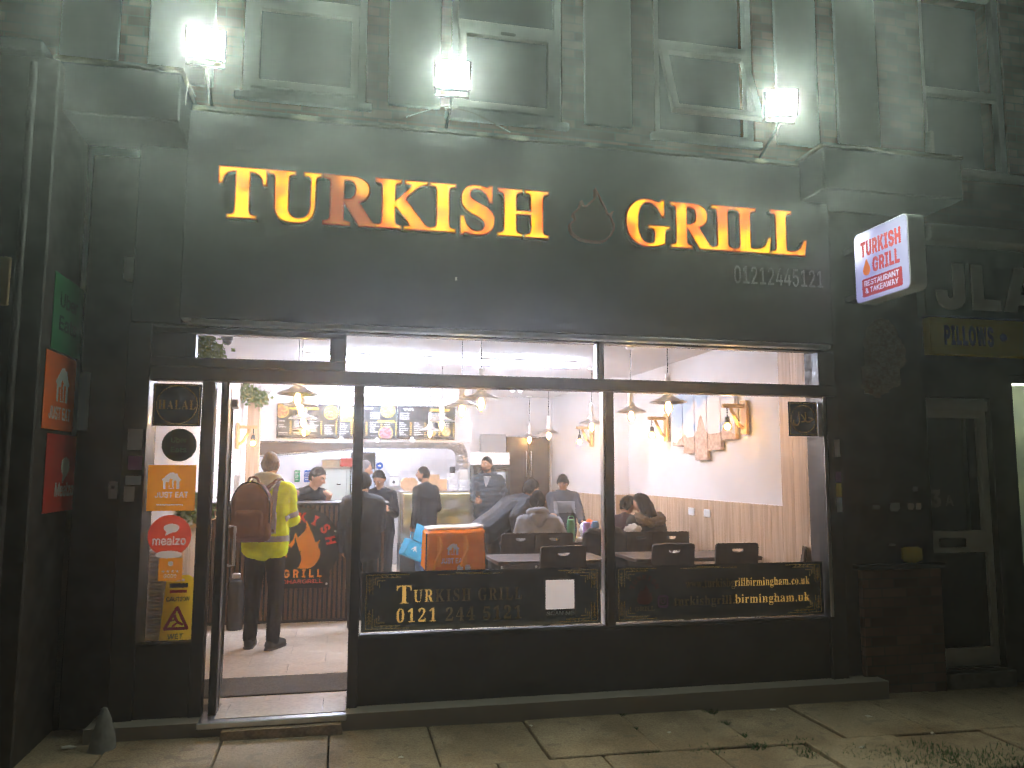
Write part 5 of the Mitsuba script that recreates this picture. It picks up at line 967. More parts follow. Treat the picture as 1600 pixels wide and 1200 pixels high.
# ---------------------------------------------------------------- people
def sph(p, r, n=12):
    return m3.Manifold.sphere(float(r), n).translate([float(a) for a in p])
def bone(*pr):
    return m3.Manifold.batch_hull([sph(p, r) for p, r in pr])
def chain(*pr):
    return [bone(pr[i], pr[i+1]) for i in range(len(pr)-1)]
def join(ms): return m3.Manifold.batch_boolean(list(ms), m3.OpType.Add)
def tomesh(m):
    q = m.to_mesh()
    return trimesh.Trimesh(np.array(q.vert_properties[:, :3], float), np.array(q.tri_verts), process=False)
def toman(t): return m3.Manifold(m3.Mesh(np.asarray(t.vertices, np.float32), np.asarray(t.faces, np.uint32)))
def soft(ms, L, it=12, amp=0.0, freq=9.0, seed=0):
    t = tomesh(join(ms).refine_to_length(L))
    t.merge_vertices()
    v0 = t.vertices.copy()
    trimesh.smoothing.filter_taubin(t, lamb=.5, nu=.53, iterations=it)
    far = np.linalg.norm(t.vertices-v0, axis=1) > .05
    if far.any(): t.vertices = np.where(far[:, None], v0, t.vertices)
    if amp:
        v = t.vertices; d = v*[1, 1, 1.3]*freq
        t.vertices = v + t.vertex_normals*((meshkit.fbm(d, 3, seed)-.5)*2*amp)[:, None]
    return t
_ico = trimesh.creation.icosphere(4, 1.0)
def head_shape(s=1.0):
    d = _ico.vertices; x, y, z = d.T
    low = np.clip(-z, 0, 1)
    X = .074*(1-.30*low**1.4)*(1-.05*np.clip(z, 0, 1)); Y = .094*(1-.13*low*(y < 0)); Z = np.where(z > 0, .112, .118)
    v = np.stack([x*X, y*Y, z*Z], 1)
    g = lambda cx, cz, sx, sz: np.exp(-((x-cx)/sx)**2-((z-cz)/sz)**2)*(y > 0)
    f = .026*g(0, -.16, .12, .13)+.016*g(0, -.02, .09, .16)+.006*g(0, .27, .5, .1)-.010*g(.33, .10, .15, .10)-.010*g(-.33, .10, .15, .10)+.006*g(0, -.48, .22, .05)+.006*g(0, -.58, .22, .05)+.012*g(0, -.80, .28, .16)+.004*g(.45, -.15, .2, .2)+.004*g(-.45, -.15, .2, .2)
    v[:, 1] += f
    ear = np.exp(-((y+.12)/.17)**2-((z+.05)/.26)**2)*(np.abs(x) > .7)
    v[:, 0] += .020*ear*np.sign(x)
    return v*s
def frame_of(yaw, pitch, roll=0):
    """Columns: right, forward, up of a thing that faces yaw degrees (0 = +x, 90 = into the shop), nose down by pitch."""
    a, p, r = math.radians(yaw), math.radians(-pitch), math.radians(roll)
    f = np.array([math.cos(a)*math.cos(p), math.sin(a)*math.cos(p), math.sin(p)])
    rt = np.array([math.sin(a), -math.cos(a), 0.0]); up = np.cross(rt, f)
    rt, up = rt*math.cos(r)+up*math.sin(r), up*math.cos(r)-rt*math.sin(r)
    return np.stack([rt, f, up], 1)
def hand_bones(w, d, n, s=1.0, side=1, curl=35):
    """Palm, four fingers and a thumb from the wrist w along d; n is the way the palm faces."""
    d = d/np.linalg.norm(d); n = n - d*(n@d); n /= np.linalg.norm(n)+1e-9; t = np.cross(d, n)*side
    out = [bone((w, .022*s), (w+d*.045*s+t*.022*s, .020*s), (w+d*.085*s+t*.028*s, .014*s)), bone((w, .022*s), (w+d*.04*s-t*.018*s, .019*s), (w+d*.082*s-t*.03*s, .013*s)), bone((w+d*.085*s+t*.028*s, .014*s), (w+d*.088*s, .014*s), (w+d*.082*s-t*.03*s, .013*s), (w+d*.03*s, .02*s))]
    for k, (o, L) in enumerate(((.031, .068), (.011, .078), (-.010, .072), (-.030, .056))):
        p = w + d*(.088-.004*abs(k-1.2))*s + t*o*s; a = 0
        for j, q in enumerate((.45, .32, .25)):
            a += math.radians(curl*(1.0, .9, .7)[j]*(1+.12*k))
            dd = d*math.cos(a)+n*math.sin(a); p2 = p+dd*L*q*s
            out.append(bone((p, (.0098-.0012*j)*s), (p2, (.0090-.0012*j)*s))); p = p2
    p = w + d*.03*s + t*.024*s; p2 = p + (d*.6+t*.75+n*.25)*.045*s; p3 = p2 + (d*.9+t*.1+n*.5)*.032*s
    out += [bone((p, .014*s), (p2, .011*s)), bone((p2, .011*s), (p3, .009*s))]
    return out
SKIN = dict(fair=(.50, .29, .20), tan=(.36, .19, .115), brown=(.27, .135, .08))
for k, c in SKIN.items(): M(k+'_skin', (lambda c: lambda p, n, uv: mi.Color3f(c)*(0.9+0.2*fbm(p.x*25, p.y*25, p.z*25)))(c), .55, spec=.35)
M('black_hair', lambda p, n, uv: mi.Color3f(.012, .010, .009)*(.5+1.0*noise(p.x*160, p.y*160, p.z*30)), .8, spec=.12); M('brown_hair', lambda p, n, uv: mi.Color3f(.075, .048, .032)*(.6+.9*noise(p.x*160, p.y*160, p.z*40)), .6); M('grey_hair', (.12, .105, .10), .6)
M('beard_dark', (.055, .035, .027), .7); M('eye_dark', (.015, .012, .010), .2); M('eye_white', (.6, .58, .55), .3); M('lip', (.30, .11, .09), .5)
def cloth(name, c, rough=.85, b=.004, fr=55):
    return M(name, lambda p, n, uv: mi.Color3f(c)*(0.82+0.36*fbm(p.x*13, p.y*13, p.z*13)), rough, spec=.2, bump=lambda p, n, uv: fbm(p.x*fr, p.y*fr, p.z*fr), bscale=b)
cloth('hi_vis_yellow', (.66, .80, .02), .7, .006, 24); M('reflective_tape', lambda p, n, uv: mi.Color3f(.33, .33, .33)*(.8+.3*fbm(p.x*30, p.y*30, p.z*30)), .5); cloth('hood_grey', (.40, .39, .31), .85, .006, 30); cloth('work_trousers', (.020, .019, .020), .85, .006, 30); cloth('backpack_brown', (.115, .053, .031), .6, .005, 30); cloth('pocket_brown', (.13, .060, .036), .6, .005, 30); cloth('boot_leather', (.045, .042, .036), .6)
cloth('black_cotton', (.009, .009, .012)); cloth('black_shell', (.011, .012, .016), .5, .008, 28); cloth('navy_puffer', (.040, .050, .062), .5, .008, 24); cloth('grey_fleece', (.20, .205, .22)); cloth('charcoal_top', (.045, .045, .05)); cloth('mid_grey_panel', (.13, .13, .135)); cloth('jeans_blue', (.10, .14, .21)); cloth('maroon_dark', (.030, .014, .016)); cloth('coat_green', (.035, .032, .026)); cloth('fur_brown', (.13, .095, .065), .95, .02, 90); cloth('khaki', (.30, .24, .16)); cloth('white_cloth', (.62, .62, .60)); cloth('trainers_dark', (.03, .03, .033))

def person(label, x, y, face, s=1.0, lean=0, seat=None, hand_l=None, hand_r=None, look=None, nod=0, skin='tan', hair='black_hair', cut=(.035, .065, -.05, -.075), top='black_cotton', hem=None, bulk=0.0, short=False, legs='work_trousers', shoes='trainers_dark', L=.03,
           beard=False, puff=0.0, hood=None, amp=.006, seed=1, shift=0.0, roll=0, fluff=.008, hair_scale=1.0, floor=0.0, step=.09, hair_add=None):
    t = thing('person', label, 'person')
    B = frame_of(face, 0); o = np.array([x, y, floor])
    W = lambda r, f, u: o + B @ np.array([r, f, u])
    th = math.radians(lean); sp = np.array([0, math.sin(th), math.cos(th)])
    hz = .93*s if seat is None else seat+.10*s
    P0 = np.array([shift, 0, hz])
    def tr(r, k, f=0): return o + B @ (P0 + sp*k*s + np.array([r*s, 0, 0]) + f*s*np.array([0, math.cos(th), -math.sin(th)]))
    sh, neck = {q: tr(q*.172, .47) for q in (-1, 1)}, tr(0, .56, .01)
    Hf = frame_of(face if look is None else look, nod, roll)
    hc = neck + (B @ sp)*.085*s*.6 + np.array([0, 0, .095*s]) + Hf[:, 1]*.035*s
    ank, knee, hip = {}, {}, {}
    for q in (-1, 1):
        hip[q] = tr(q*.085, 0)
        if seat is None:
            ank[q] = W(q*step*s+shift*0, -.02*s*(1+q), .085*s); knee[q] = (hip[q]+ank[q])/2 + B @ np.array([q*.01, .035*s, 0])
        else:
            knee[q] = W(q*.12*s, .43*s, seat+.06*s); ank[q] = W(q*.13*s, .40*s, .085*s)
    el, wr = {}, {}
    tgt = {-1: hand_l, 1: hand_r}
    for q in (-1, 1):
        g = np.array(tgt[q], float) if tgt[q] is not None else sh[q] + B @ np.array([q*.06*s, .05*s, -.53*s])
        d = g - sh[q]; l = np.linalg.norm(d); a1, a2 = .28*s, .25*s
        if l > .98*(a1+a2): g = sh[q] + d/l*.98*(a1+a2); d = g-sh[q]; l = np.linalg.norm(d)
        c = np.clip((a1*a1+l*l-a2*a2)/(2*a1*l), -1, 1)
        pole = B @ np.array([q*.25, -.5, -.8]); pole -= d/l*(pole@(d/l)); pole /= np.linalg.norm(pole)+1e-9
        el[q] = sh[q] + d/l*a1*c + pole*a1*math.sqrt(max(0, 1-c*c)); wr[q] = g
    r = lambda k: k*s
    torso = [bone((tr(-.08, .0), r(.085)), (tr(.08, .0), r(.085)), (tr(-.075, .17), r(.08)), (tr(.075, .17), r(.08))), bone((tr(-.075, .17), r(.08)), (tr(.075, .17), r(.08)), (tr(-.09, .36), r(.09)), (tr(.09, .36), r(.09))), bone((tr(-.09, .36), r(.09)), (tr(.09, .36), r(.09)), (sh[-1], r(.05)), (sh[1], r(.05)), (tr(0, .5), r(.06)))]
    arms = sum([chain((sh[q], r(.05)), (el[q], r(.038)), (wr[q], r(.026))) for q in (-1, 1)], [])
    lg = sum([chain((hip[q], r(.085)), (knee[q], r(.055)), (ank[q], r(.038))) for q in (-1, 1)], [])
    body = soft(torso + arms + lg + [bone((tr(0, .5), r(.06)), (neck, r(.052))), bone((neck, r(.052)), (hc + Hf @ np.array([0, -.012, -.03])*s, r(.054)))], max(L, .03), 8)
    hm = _ico.copy(); hm.vertices = hc + head_shape(s) @ Hf.T
    ms = [toman(body), toman(hm)]
    for q in (-1, 1):
        d = wr[q]-el[q]; d /= np.linalg.norm(d); n = B @ np.array([-q*.9, .3, -.2]); n /= np.linalg.norm(n)
        if abs(n @ d) > .8: n = np.array([0, 0, -1.0]) if abs(d[2]) < .8 else B @ np.array([0, 1.0, 0])
        ms += hand_bones(wr[q]-d*.01, d + np.array([0, 0, -.15]), n, s, side=q)
    part(t, 'body', tomesh(join(ms)), skin+'_skin', 50)
    HP = lambda r_, f, u: hc + Hf @ np.array([r_, f, u])*s
    for q in (-1, 1):
        part(t, 'eye', ball(HP(q*.0295, .0755, .012), .0105*s, 2), 'eye_white', True); part(t, 'iris', ball(HP(q*.0295, .0815, .012), .0062*s, 1), 'eye_dark', True)
        part(t, 'eyebrow', tube([HP(q*.014, .094, .029), HP(q*.031, .089, .034), HP(q*.046, .075, .028)], .0042*s, 5), hair)
    part(t, 'mouth', tube([HP(-.022, .079, -.060), HP(0, .089, -.058), HP(.022, .079, -.060)], [.002*s, .0045*s, .002*s], 6), 'lip')
    hv = _ico.vertices
    hs = head_shape(1.0)*np.array([1.0, .98, 1.0]); hs[:, 0] = np.clip(hs[:, 0], -.079, .079)
    sc = 1.075*hair_scale
    hairv = hs*sc + np.array([0, -.004, .004]) + hv*((meshkit.fbm(hv*9+seed, 4)-.4)*fluff*3)[:, None]
    hmn = _ico.copy(); hmn.vertices = hc + (hairv*s) @ Hf.T
    H = toman(hmn)
    f0, u0, f1, u1 = cut       # the hairline runs from the forehead (f0, u0) back to the nape (f1, u1)
    n2 = np.array([0, -(u0-u1), (f0-f1)]); n2 = n2/np.linalg.norm(n2)
    nw = Hf @ n2; pw = hc + Hf @ np.array([0, f0, u0])*s
    H1 = H.trim_by_plane([float(a) for a in nw], float(nw @ pw))
    fx = Hf[:, 1]
    H2 = H.trim_by_plane([float(a) for a in -fx], float(-fx @ (hc + Hf @ np.array([0, -.012, 0])*s)))
    u_ = Hf[:, 2]; H2 = H2.trim_by_plane([float(a) for a in u_], float(u_ @ (hc + Hf @ np.array([0, 0, u1])*s)))
    hh = [H1, H2]
    if hair_add: hh += [bone(*[(HP(*p), rr*s) for p, rr in grp]) for grp in hair_add]
    part(t, 'hair', tomesh(join(hh)), hair, 45)
    if beard:
        bd = _ico.copy(); bd.vertices = hc + (head_shape(1.0)*1.018*s) @ Hf.T
        Bm = toman(bd).trim_by_plane([float(a) for a in -u_], float(-u_ @ (hc + Hf @ np.array([0, .0, -.062])*s))).trim_by_plane([float(a) for a in fx], float(fx @ (hc + Hf @ np.array([0, -.02, 0])*s)))
        Bm = Bm + (toman(bd).trim_by_plane([float(a) for a in -u_], float(-u_ @ (hc + Hf @ np.array([0, 0, -.034])*s))).trim_by_plane([float(a) for a in u_], float(u_ @ (hc + Hf @ np.array([0, 0, -.048])*s))).trim_by_plane([float(a) for a in fx], float(fx @ (hc + Hf @ np.array([0, .075, 0])*s))))
        part(t, 'beard', tomesh(Bm), 'beard_dark', 45)
    # clothes
    b = bulk
    hemk = -.06 if hem is None else (hem-hz)/s
    tt = [bone((tr(-.085, hemk), r(.10)+b), (tr(.085, hemk), r(.10)+b), (tr(-.08, .17), r(.098)+b), (tr(.08, .17), r(.098)+b)), bone((tr(-.08, .17), r(.098)+b), (tr(.08, .17), r(.098)+b), (tr(-.095, .36), r(.105)+b), (tr(.095, .36), r(.105)+b)),
          bone((tr(-.095, .36), r(.105)+b), (tr(.095, .36), r(.105)+b), (sh[-1], r(.064)+b*.8), (sh[1], r(.064)+b*.8), (tr(0, .5), r(.07)+b*.5)), bone((tr(0, .5), r(.072)+b*.5), (tr(0, .545), r(.064)+b*.3)), *[bone((sh[q], r(.055)+b*.7), (tr(0, .545), r(.050)+b*.3), (tr(q*.09, .36), r(.08)+b)) for q in (-1, 1)]]
    aa = sum([chain((sh[q], r(.064)+b*.8), (el[q]+(sh[q]-el[q])*(.45 if short else 0), r(.055)+b*.7), *([] if short else [(wr[q], r(.040)+b*.6)])) for q in (-1, 1)], [])
    tm = soft(tt + aa, L, 10, amp, 8.0, seed)
    if puff:
        v = tm.vertices; tm.vertices = v + tm.vertex_normals*(puff*(np.abs(np.sin(np.pi*v[:, 2]/.075))-.5))[:, None]
    cut_top = None
    tmn = toman(tm)
    part(t, 'jacket' if bulk > .012 else 'top', tomesh(tmn), top, 55)
    ll = sum([chain((hip[q], r(.098)), (knee[q], r(.072)), (ank[q], r(.058))) for q in (-1, 1)], []) + [bone((hip[-1], r(.098)), (hip[1], r(.098)))]
    part(t, 'trousers', soft(ll, L, 8, .006, 10, seed+3), legs, 55)
    for q in (-1, 1):
        fdir = B @ np.array([q*.22, 1, 0]); fdir /= np.linalg.norm(fdir); a = ank[q]
        z = floor + .0
        hl, to = a - fdir*.045*s, a + fdir*.155*s
        up = join([bone((np.array([hl[0], hl[1], z+.045*s]), .042*s), (np.array([to[0], to[1], z+.036*s]), .034*s), (np.array([a[0]+fdir[0]*.08*s, a[1]+fdir[1]*.08*s, z+.045*s]), .048*s)), bone((np.array([a[0], a[1], z+.05*s]), .050*s), (a+np.array([0, 0, .05*s]), .048*s))])
        up = up.trim_by_plane([0.0, 0.0, 1.0], z+.018*s)
        sf_ = m3.Manifold.batch_hull([m3.Manifold.cylinder(.017*s, .043*s, .043*s, 14).translate([float(hl[0]), float(hl[1]), z+.001]), m3.Manifold.cylinder(.017*s, .038*s, .038*s, 14).translate([float(to[0]), float(to[1]), z+.001])])
        k = part(t, 'shoe', tomesh(up), shoes, 50); part(k, 'sole', tomesh(sf_), 'dark_grey_print')
    if hood:
        ring = [(neck + B @ np.array([.085*math.cos(a), .075*math.sin(a)-.02, .012-.02*math.sin(a)])*s, (.034+.016*(math.sin(a) < .2))*s) for a in np.linspace(0, 2*np.pi, 15)]
        hb_ = chain(*ring) + [bone((neck + B @ np.array([-.06, -.10, -.03])*s, .05*s), (neck + B @ np.array([.06, -.10, -.03])*s, .05*s), (neck + B @ np.array([0, -.12, -.11])*s, .045*s))]
        part(t, 'hood', soft(hb_, .02, 8, .006, 16, seed+9), hood, 55)
    return dict(key=t, tr=tr, sh=sh, el=el, wr=wr, hc=hc, Hf=Hf, B=B, neck=neck, tt=tt, aa=aa, s=s, hz=hz, HP=HP, top=tm)

# 1 the man in the high-visibility jacket at the counter
q = person('man in a yellow high visibility jacket standing with his back turned inside the door', -.635, 1.93, 72, 1.01, lean=1, hand_l=(-.74, 2.30, 1.14), hand_r=(-.40, 2.22, 1.13), look=70, skin='fair', hair='brown_hair', cut=(.055, .06, -.06, -.055), top='hi_vis_yellow', hem=.90, bulk=.029,
           legs='work_trousers', shoes='boot_leather', L=.017, amp=.014, seed=4, fluff=.0005, step=.115, hair_scale=.985, hood='hood_grey')
def band(q, z0, z1, off=.004):
    m = soft(q['tt'], .017, 10, .014, 8.0, 4); m.vertices = m.vertices + m.vertex_normals*off
    M_ = toman(m).trim_by_plane([0., 0., 1.], z0).trim_by_plane([0., 0., -1.], -z1)
    return M_
part(q['key'], 'tape', tomesh(band(q, .955, 1.005)), 'reflective_tape', 50)
jm = soft(q['tt']+q['aa'], .017, 10, .014, 8.0, 4); jm.vertices = jm.vertices + jm.vertex_normals*.005; JM = toman(jm)
for sd in (-1, 1):
    for a, b_, f in ((q['sh'][sd], q['el'][sd], .80), (q['el'][sd], q['wr'][sd], .78)):
        d = (b_-a)/np.linalg.norm(b_-a); c = a+(b_-a)*f
        ar = join(chain((a, .14), (b_, .14)))
        bm = (JM ^ ar).trim_by_plane([float(v) for v in d], float(d@c)-.024).trim_by_plane([float(v) for v in -d], float(-d@c)-.024)
        if f == .80: part(q['key'], 'tape', tomesh(bm), 'reflective_tape', 50)
    # braces over the shoulders
    c = q['tr'](sd*.115, .4); rt = q['B'][:, 0]
    bm = toman(jm).trim_by_plane([float(v) for v in rt], float(rt@c)-.024).trim_by_plane([float(v) for v in -rt], float(-rt@c)-.024).trim_by_plane([0., 0., 1.], 1.03)
    part(q['key'], 'tape', tomesh(bm), 'reflective_tape', 50)
bp = thing('backpack', 'brown backpack on the back of the man in the yellow jacket', 'backpack')
BB = frame_of(80, 0); bc = np.array([-.745, 1.70, 1.23])
def bpt(r, f, u): return bc + BB @ np.array([r, f, u])
body = soft([bone((bpt(-.105, 0, -.19), .08), (bpt(.105, 0, -.19), .08), (bpt(-.10, 0, .12), .075), (bpt(.10, 0, .12), .075)), bone((bpt(-.10, 0, .12), .075), (bpt(.10, 0, .12), .075), (bpt(-.06, .01, .20), .06), (bpt(.06, .01, .20), .06))], .02, 14, .012, 9, 3)
part(bp, 'bag', body, 'backpack_brown', 50)
part(bp, 'front_pocket', soft([bone((bpt(-.085, -.07, -.19), .05), (bpt(.085, -.07, -.19), .05), (bpt(-.085, -.065, -.02), .045), (bpt(.085, -.065, -.02), .045))], .02, 10, .008, 12, 5), 'pocket_brown', 50)
part(bp, 'zip', tube(curve(bpt(-.17, -.04, -.10), bpt(-.165, -.045, .10), bpt(-.075, -.05, .245), bpt(.075, -.05, .245), bpt(.165, -.045, .10), bpt(.17, -.04, -.10)), .006, 6), 'black_cotton')
part(bp, 'grab_handle', tube(curve(bpt(-.05, .03, .25), bpt(-.03, .02, .30), bpt(.03, .02, .30), bpt(.05, .03, .25), n=6), .011, 6), 'backpack_brown')
for sd in (-1, 1):
    S = q['sh'][sd]
    part(bp, 'strap', tube(curve(bpt(sd*.10, .05, .19), S + np.array([-.0, -.05, .10]) - q['B'][:, 0]*sd*.07, S + q['B'][:, 1]*.10 + [0, 0, .06] - q['B'][:, 0]*sd*.06, S + q['B'][:, 1]*.15 + [0, 0, -.15] - q['B'][:, 0]*sd*.02, bpt(sd*.16, .10, -.18), n=8), .016, 6), 'backpack_brown', True)
ph_ = thing('mobile_phone', 'dark phone in the hands of the man in the yellow jacket', 'phone'); part(ph_, 'body', faceto(bx(-.035, .035, -.005, .005, -.07, .07, .004), 0, (-.42, 2.30, 1.17)), 'black_metal')

# 2 the man behind the counter leaning over the worktop
person('man in a black T-shirt and backwards black cap leaning over the counter', -.47, 3.98, -52, 1.0, lean=33, hand_l=(-.10, 3.62, 1.285), hand_r=(-.52, 3.58, 1.285), look=-30, nod=24, skin='fair', cut=(.05, .045, -.05, -.05), top='black_cotton', bulk=.006, short=True, amp=.006, seed=6)
# 3-5 staff and a customer at the counter
person('grey haired staff member in dark clothes half hidden behind the others at the counter', .30, 4.95, -12, .99, look=10, nod=15, skin='tan', hair='grey_hair', top='black_shell', bulk=.01, seed=7, L=.035)
person('young staff member with dark swept up hair looking down behind the counter', .56, 4.62, -110, .93, lean=10, look=-118, nod=38, hand_l=(.62, 4.2, 1.13), hand_r=(.42, 4.25, 1.13), skin='tan', cut=(.05, .062, -.05, -.05), top='black_cotton', bulk=.004, seed=8, L=.035, hair_scale=1.04, fluff=.008)
person('customer in a long black jacket standing at the right end of the counter', .26, 2.60, 84, .905, hand_l=(.07, 2.66, .76), hand_r=(.38, 2.85, 1.0), look=78, nod=18, skin='tan', top='black_shell', hem=.78, bulk=.024, legs='work_trousers', amp=.012, seed=9, L=.022, fluff=.004)
# 6 the man with the blue bag
q6 = person('bearded man in a black sweater and jeans holding an open blue bag', 1.225, 5.58, 128, .945, hand_l=(1.05, 5.50, .82), hand_r=(1.26, 5.86, .98), look=158, skin='tan', cut=(.075, .064, -.06, -.055), top='black_cotton', bulk=.016, legs='jeans_blue', beard=True, seed=10, L=.026, fluff=.002, hair_scale=.985)
bg = thing('thermal_bag', 'open blue thermal bag with foil lining held by the man in jeans', 'bag')
Rb = frame_of(-75, 0, 24)
def bb(p): return np.array([1.05, 5.42, .52]) + Rb @ np.array(p, float)*.88
box_ = bx(-.17, .17, -.13, .13, -.15, .12, .02); inner = bx(-.155, .155, -.115, .115, -.13, .2)
m = tomesh(toman(box_) - toman(inner)); m.vertices = np.array([bb(p) for p in m.vertices]); part(bg, 'body', m, 'bag_blue', 40)
m = bx(-.154, .154, -.114, .114, -.128, -.12); m.vertices = np.array([bb(p) for p in m.vertices]); part(bg, 'lining', m, 'foil')
m = bx(-.16, .16, -.012, .012, .0, .28, .006); m.vertices = np.array([bb(p + np.array([-.03, .14, .12])) for p in m.vertices @ np.array([[1, 0, 0], [0, .93, -.35], [0, .35, .93]]).T]); part(bg, 'lid', m, 'bag_blue', 40)
m = bx(-.15, .15, -.0165, -.0125, .01, .27); m.vertices = np.array([bb(p + np.array([-.03, .14, .12])) for p in m.vertices @ np.array([[1, 0, 0], [0, .93, -.35], [0, .35, .93]]).T]); part(bg, 'lid_lining', m, 'foil')
m = ext(Polygon([(-.05, -.05), (.0, .05), (.06, -.03), (.02, -.01), (.01, -.05), (-.01, -.01)]), -.004, 0); m.vertices = np.array([bb(p + np.array([.02, -.131, 0])) for p in m.vertices]) if False else np.array([bb((p[0]+.03, .134-p[1]*-1, p[2])) for p in m.vertices]); part(bg, 'emblem', m, 'white_print')
part(bg, 'strap', tube(curve(bb((-.12, .0, .12)), (1.04, 5.49, .74), bb((.12, .0, .12))), .008, 6), 'bag_blue')
# 7 the man in the puffer jacket with a phone
q7 = person('bearded man in a dark puffer jacket holding a phone before the fridge', 2.20, 6.0, -112, 1.035, hand_l=(2.42, 5.76, .98), hand_r=(1.97, 5.66, 1.19), look=-130, nod=4, skin='tan', cut=(.075, .066, -.06, -.055), top='navy_puffer', hem=.92, bulk=.028, legs='khaki', beard=True, puff=.018, amp=.008, seed=11, L=.022, fluff=.002, hair_scale=.985, hood='navy_puffer')
q = q7
part(q['key'], 'collar', soft(chain(*[(q['neck'] + q['B'] @ np.array([.062*math.cos(a), .05*math.sin(a)+.022, -.012-.022*math.sin(a)])*q['s'], .014) for a in np.linspace(0, 2*np.pi, 13)]), .015, 4), 'white_cloth', 50)
part(q['key'], 'shirt_front', soft([bone((q['tr'](-.03, .52, .075), .02), (q['tr'](.03, .52, .075), .02), (q['tr'](0, .40, .125), .015))], .02, 4), 'grey_fleece', 50)
t = thing('mobile_phone', 'black phone held by the man in the puffer jacket', 'phone'); part(t, 'body', faceto(bx(-.036, .036, -.005, .005, -.072, .072, .004), -20, (1.985, 5.585, 1.235)), 'black_metal')
# 8 the man bending over the table
person('man in a black jacket bending far over the children’s table', 1.72, 3.30, 18, 1.03, lean=56, hand_l=(2.15, 3.55, .83), hand_r=(2.02, 3.12, .83), look=25, nod=38, skin='tan', top='black_shell', hem=.86, bulk=.034, legs='work_trousers', amp=.012, seed=12, L=.022, hair_scale=1.02, fluff=.006)
# 9 the seated boy
person('boy in a grey hoodie seated at the long table with his back to the window', 2.14, 2.68, 86, .97, lean=6, seat=.50, hand_l=(1.98, 3.08, .83), hand_r=(2.45, 3.02, 1.04), look=72, nod=16, skin='tan', top='grey_fleece', bulk=.018, hood='grey_fleece', amp=.010, seed=13, L=.022, cut=(.045, .055, -.06, -.085))
# 10 the standing boy
q10 = person('boy in a charcoal jacket with a grey chest panel standing behind the table', 2.91, 4.42, -100, .90, lean=8, hand_l=(3.04, 3.92, .92), hand_r=(2.72, 3.95, .93), look=-112, nod=30, skin='tan', top='charcoal_top', bulk=.024, amp=.010, seed=14, L=.022, cut=(.065, .035, -.05, -.07), fluff=.005, hair_scale=1.03)
tm = q10['top'].copy(); tm.vertices = tm.vertices + tm.vertex_normals*.004
f_ = q10['B'][:, 1]; c_ = q10['tr'](0, .3)
Mp = toman(tm).trim_by_plane([float(v) for v in f_], float(f_@c_)+.03).trim_by_plane([0., 0., 1.], float(q10['tr'](0, .25)[2])).trim_by_plane([0., 0., -1.], -float(q10['tr'](0, .42)[2]))
rt = q10['B'][:, 0]; Mp = Mp.trim_by_plane([float(v) for v in rt], float(rt@c_)-.14).trim_by_plane([float(v) for v in -rt], float(-rt@c_)-.14)
part(q10['key'], 'chest_panel', tomesh(Mp), 'mid_grey_panel', 50)
# 11 and 12 leaning together at the right end of the table
LONG = [[((0, -.05, .02), .075), ((0, -.07, -.08), .07), ((0, -.07, -.20), .055)], [((-.06, -.01, .0), .035), ((-.065, -.02, -.13), .03)], [((.06, -.01, .0), .035), ((.065, -.02, -.13), .03)]]
person('person in dark maroon clothes seated left of the one in the fur hooded coat', 3.15, 2.80, 60, .96, lean=20, seat=.49, hand_l=(3.10, 3.20, .83), hand_r=(3.40, 3.20, .86), look=25, nod=35, skin='fair', top='maroon_dark', bulk=.02, seed=15, L=.024, amp=.01)
q12 = person('person with long dark hair seated in a coat with a fur trimmed hood', 3.46, 2.74, 105, .96, lean=12, seat=.49, hand_l=(3.32, 3.14, .86), hand_r=(3.62, 3.12, .83), look=130, nod=28, skin='fair', top='coat_green', bulk=.035, seed=16, L=.024, amp=.012, hair_add=LONG)
fb = [(q12['neck'] + q12['B'] @ np.array([.15*math.cos(a), -.05+.10*math.sin(a)-.05, -.03-.05*math.sin(-a)]), .05) for a in np.linspace(math.pi*.95, math.pi*2.05, 9)]
fm_ = soft(chain(*fb), .014, 6, .028, 34, 5)
part(q12['key'], 'fur_trim', fm_, 'fur_brown', 40)
sc_ = ball((0, 0, 0), .075, 4, (1.25, .7, .75)); sc_.vertices *= (.35+1.15*meshkit.fbm(sc_.vertices*34, 4))[:, None]; sc_.apply_translation((3.20, 2.60, .965))
solo('scarf', sc_, 'white_cloth', 'crumpled pale scarf over the chair back beside the person in maroon', 'scarf', smooth=50)
# the coat on the chair beside the middle post
ct = soft([bone(((2.50, 2.12, .95), .035), ((2.90, 2.12, .95), .035), ((2.52, 2.10, .45), .05), ((2.90, 2.10, .42), .05)), bone(((2.55, 2.13, .96), .05), ((2.85, 2.13, .97), .06), ((2.7, 2.3, .93), .05))], .025, 10, .022, 9, 8)
solo('draped_coat', ct, 'black_shell', 'dark coat draped over the chair beside the middle window post', 'coat', smooth=55)
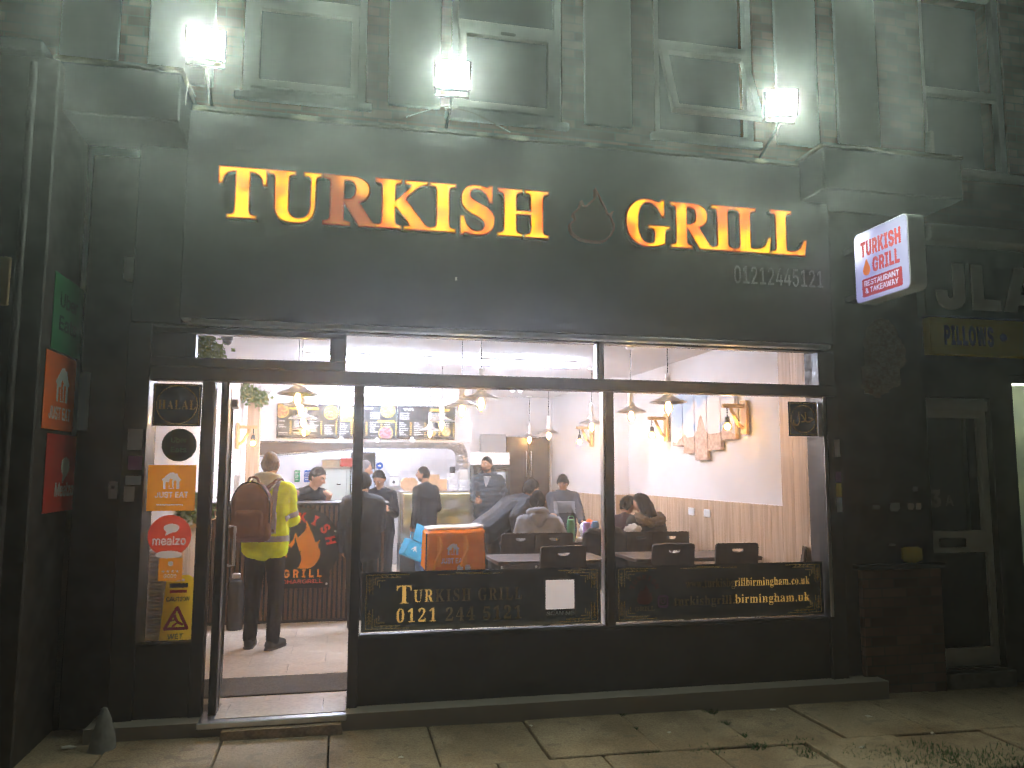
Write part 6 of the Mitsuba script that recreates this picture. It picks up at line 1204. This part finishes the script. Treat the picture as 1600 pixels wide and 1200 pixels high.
# wet floor sign and grey stools behind the side window
solo('window_ledge', bx(LX+.001, -.925, .06, .50, .0, .27, .006), 'pine', 'low wooden ledge behind the side window', 'ledge')
ws = thing('wet_floor_sign', 'yellow wet floor sign with a red warning triangle behind the side window', 'wet floor sign')
scene['sign_plastic'] = {'type': 'principledthin', 'base_color': rgb((.88, .66, .03)), 'roughness': .4, 'diff_trans': .9, 'spec_trans': 0.0}
def tilt(m, x): m = m.copy(); m.apply_transform(trimesh.transformations.rotation_matrix(math.radians(-8), [1, 0, 0], [0, .16, .27])); m.apply_translation((x, 0, 0)); return m
pn = Polygon([(-.115, .27), (.115, .27), (.085, .855), (.05, .875), (-.05, .875), (-.085, .855)])
hole = sbox(-.035, .83, .035, .85)
part(ws, 'front_panel', tilt(flat(pn.difference(hole), .155), -1.06), 'sign_plastic'); back = flat(pn.difference(hole), .155); back.apply_transform(trimesh.transformations.rotation_matrix(math.radians(12), [1, 0, 0], [0, .2, .86])); part(ws, 'back_panel', at(back, -1.06, .13, 0), 'sign_plastic')
tri = Polygon([(-.07, .52), (.07, .52), (0, .655)]).buffer(.012).difference(Polygon([(-.056, .528), (.056, .528), (0, .637)]))
fig = union_all([ngon(-.012, .60, .011), LineString([(-.008, .588), (.012, .56), (.038, .545)]).buffer(.008), LineString([(.012, .56), (-.02, .535)]).buffer(.007), LineString([(-.006, .58), (-.035, .57)]).buffer(.005)])
part(ws, 'triangle', tilt(ext(tri.union(fig), .1475, .1495), -1.06), 'red_print'); part(ws, 'lettering', tilt(cat([at(say('CAUTION', .028, .15, True), -.075, .1495, .70), at(say('WET', .034, .10, True), -.05, .1495, .45), at(say('FLOOR', .034, .13, True), -.065, .1495, .39)]), -1.06), 'dark_grey_print'); part(ws, 'red_strip', tilt(ext(sbox(-.055, .755, .055, .775), .1475, .1495), -1.06), 'red_print'); part(ws, 'dark_strip', tilt(ext(sbox(-.06, .79, .06, .82), .1475, .1495), -1.06), 'dark_grey_print')
M('tray_grey', (.62, .63, .67), .45)
for i, (x, zt, lb) in enumerate(((-1.235, 1.03, 'taller, left'), (-1.14, .88, 'shorter, right'))):
    t = thing('tray_stack', f'stack of grey plastic trays behind the side window, the {lb} one', 'stack of trays'); z = .271; k = 0
    while z < zt:
        m = ext(Polygon([(-.043, .0), (.043, .008), (.046, .022), (-.046, .014)]), .34, .48); part(t, 'tray', at(m, x+.002*math.sin(k*2.3), -.03, z), 'tray_grey'); z += .0235; k += 1
# the mist in the night air
if HAZE:
    labels['haze'] = {'kind': 'stuff', 'label': 'thin night mist in the air around the floodlights', 'category': 'haze'}
    scene['haze'] = {'type': 'cube', 'to_world': T().translate([0, 0, 3.6]).scale([60, 60, 5.2]), 'bsdf': {'type': 'null'}, 'interior': {'type': 'ref', 'id': 'night_air'}}
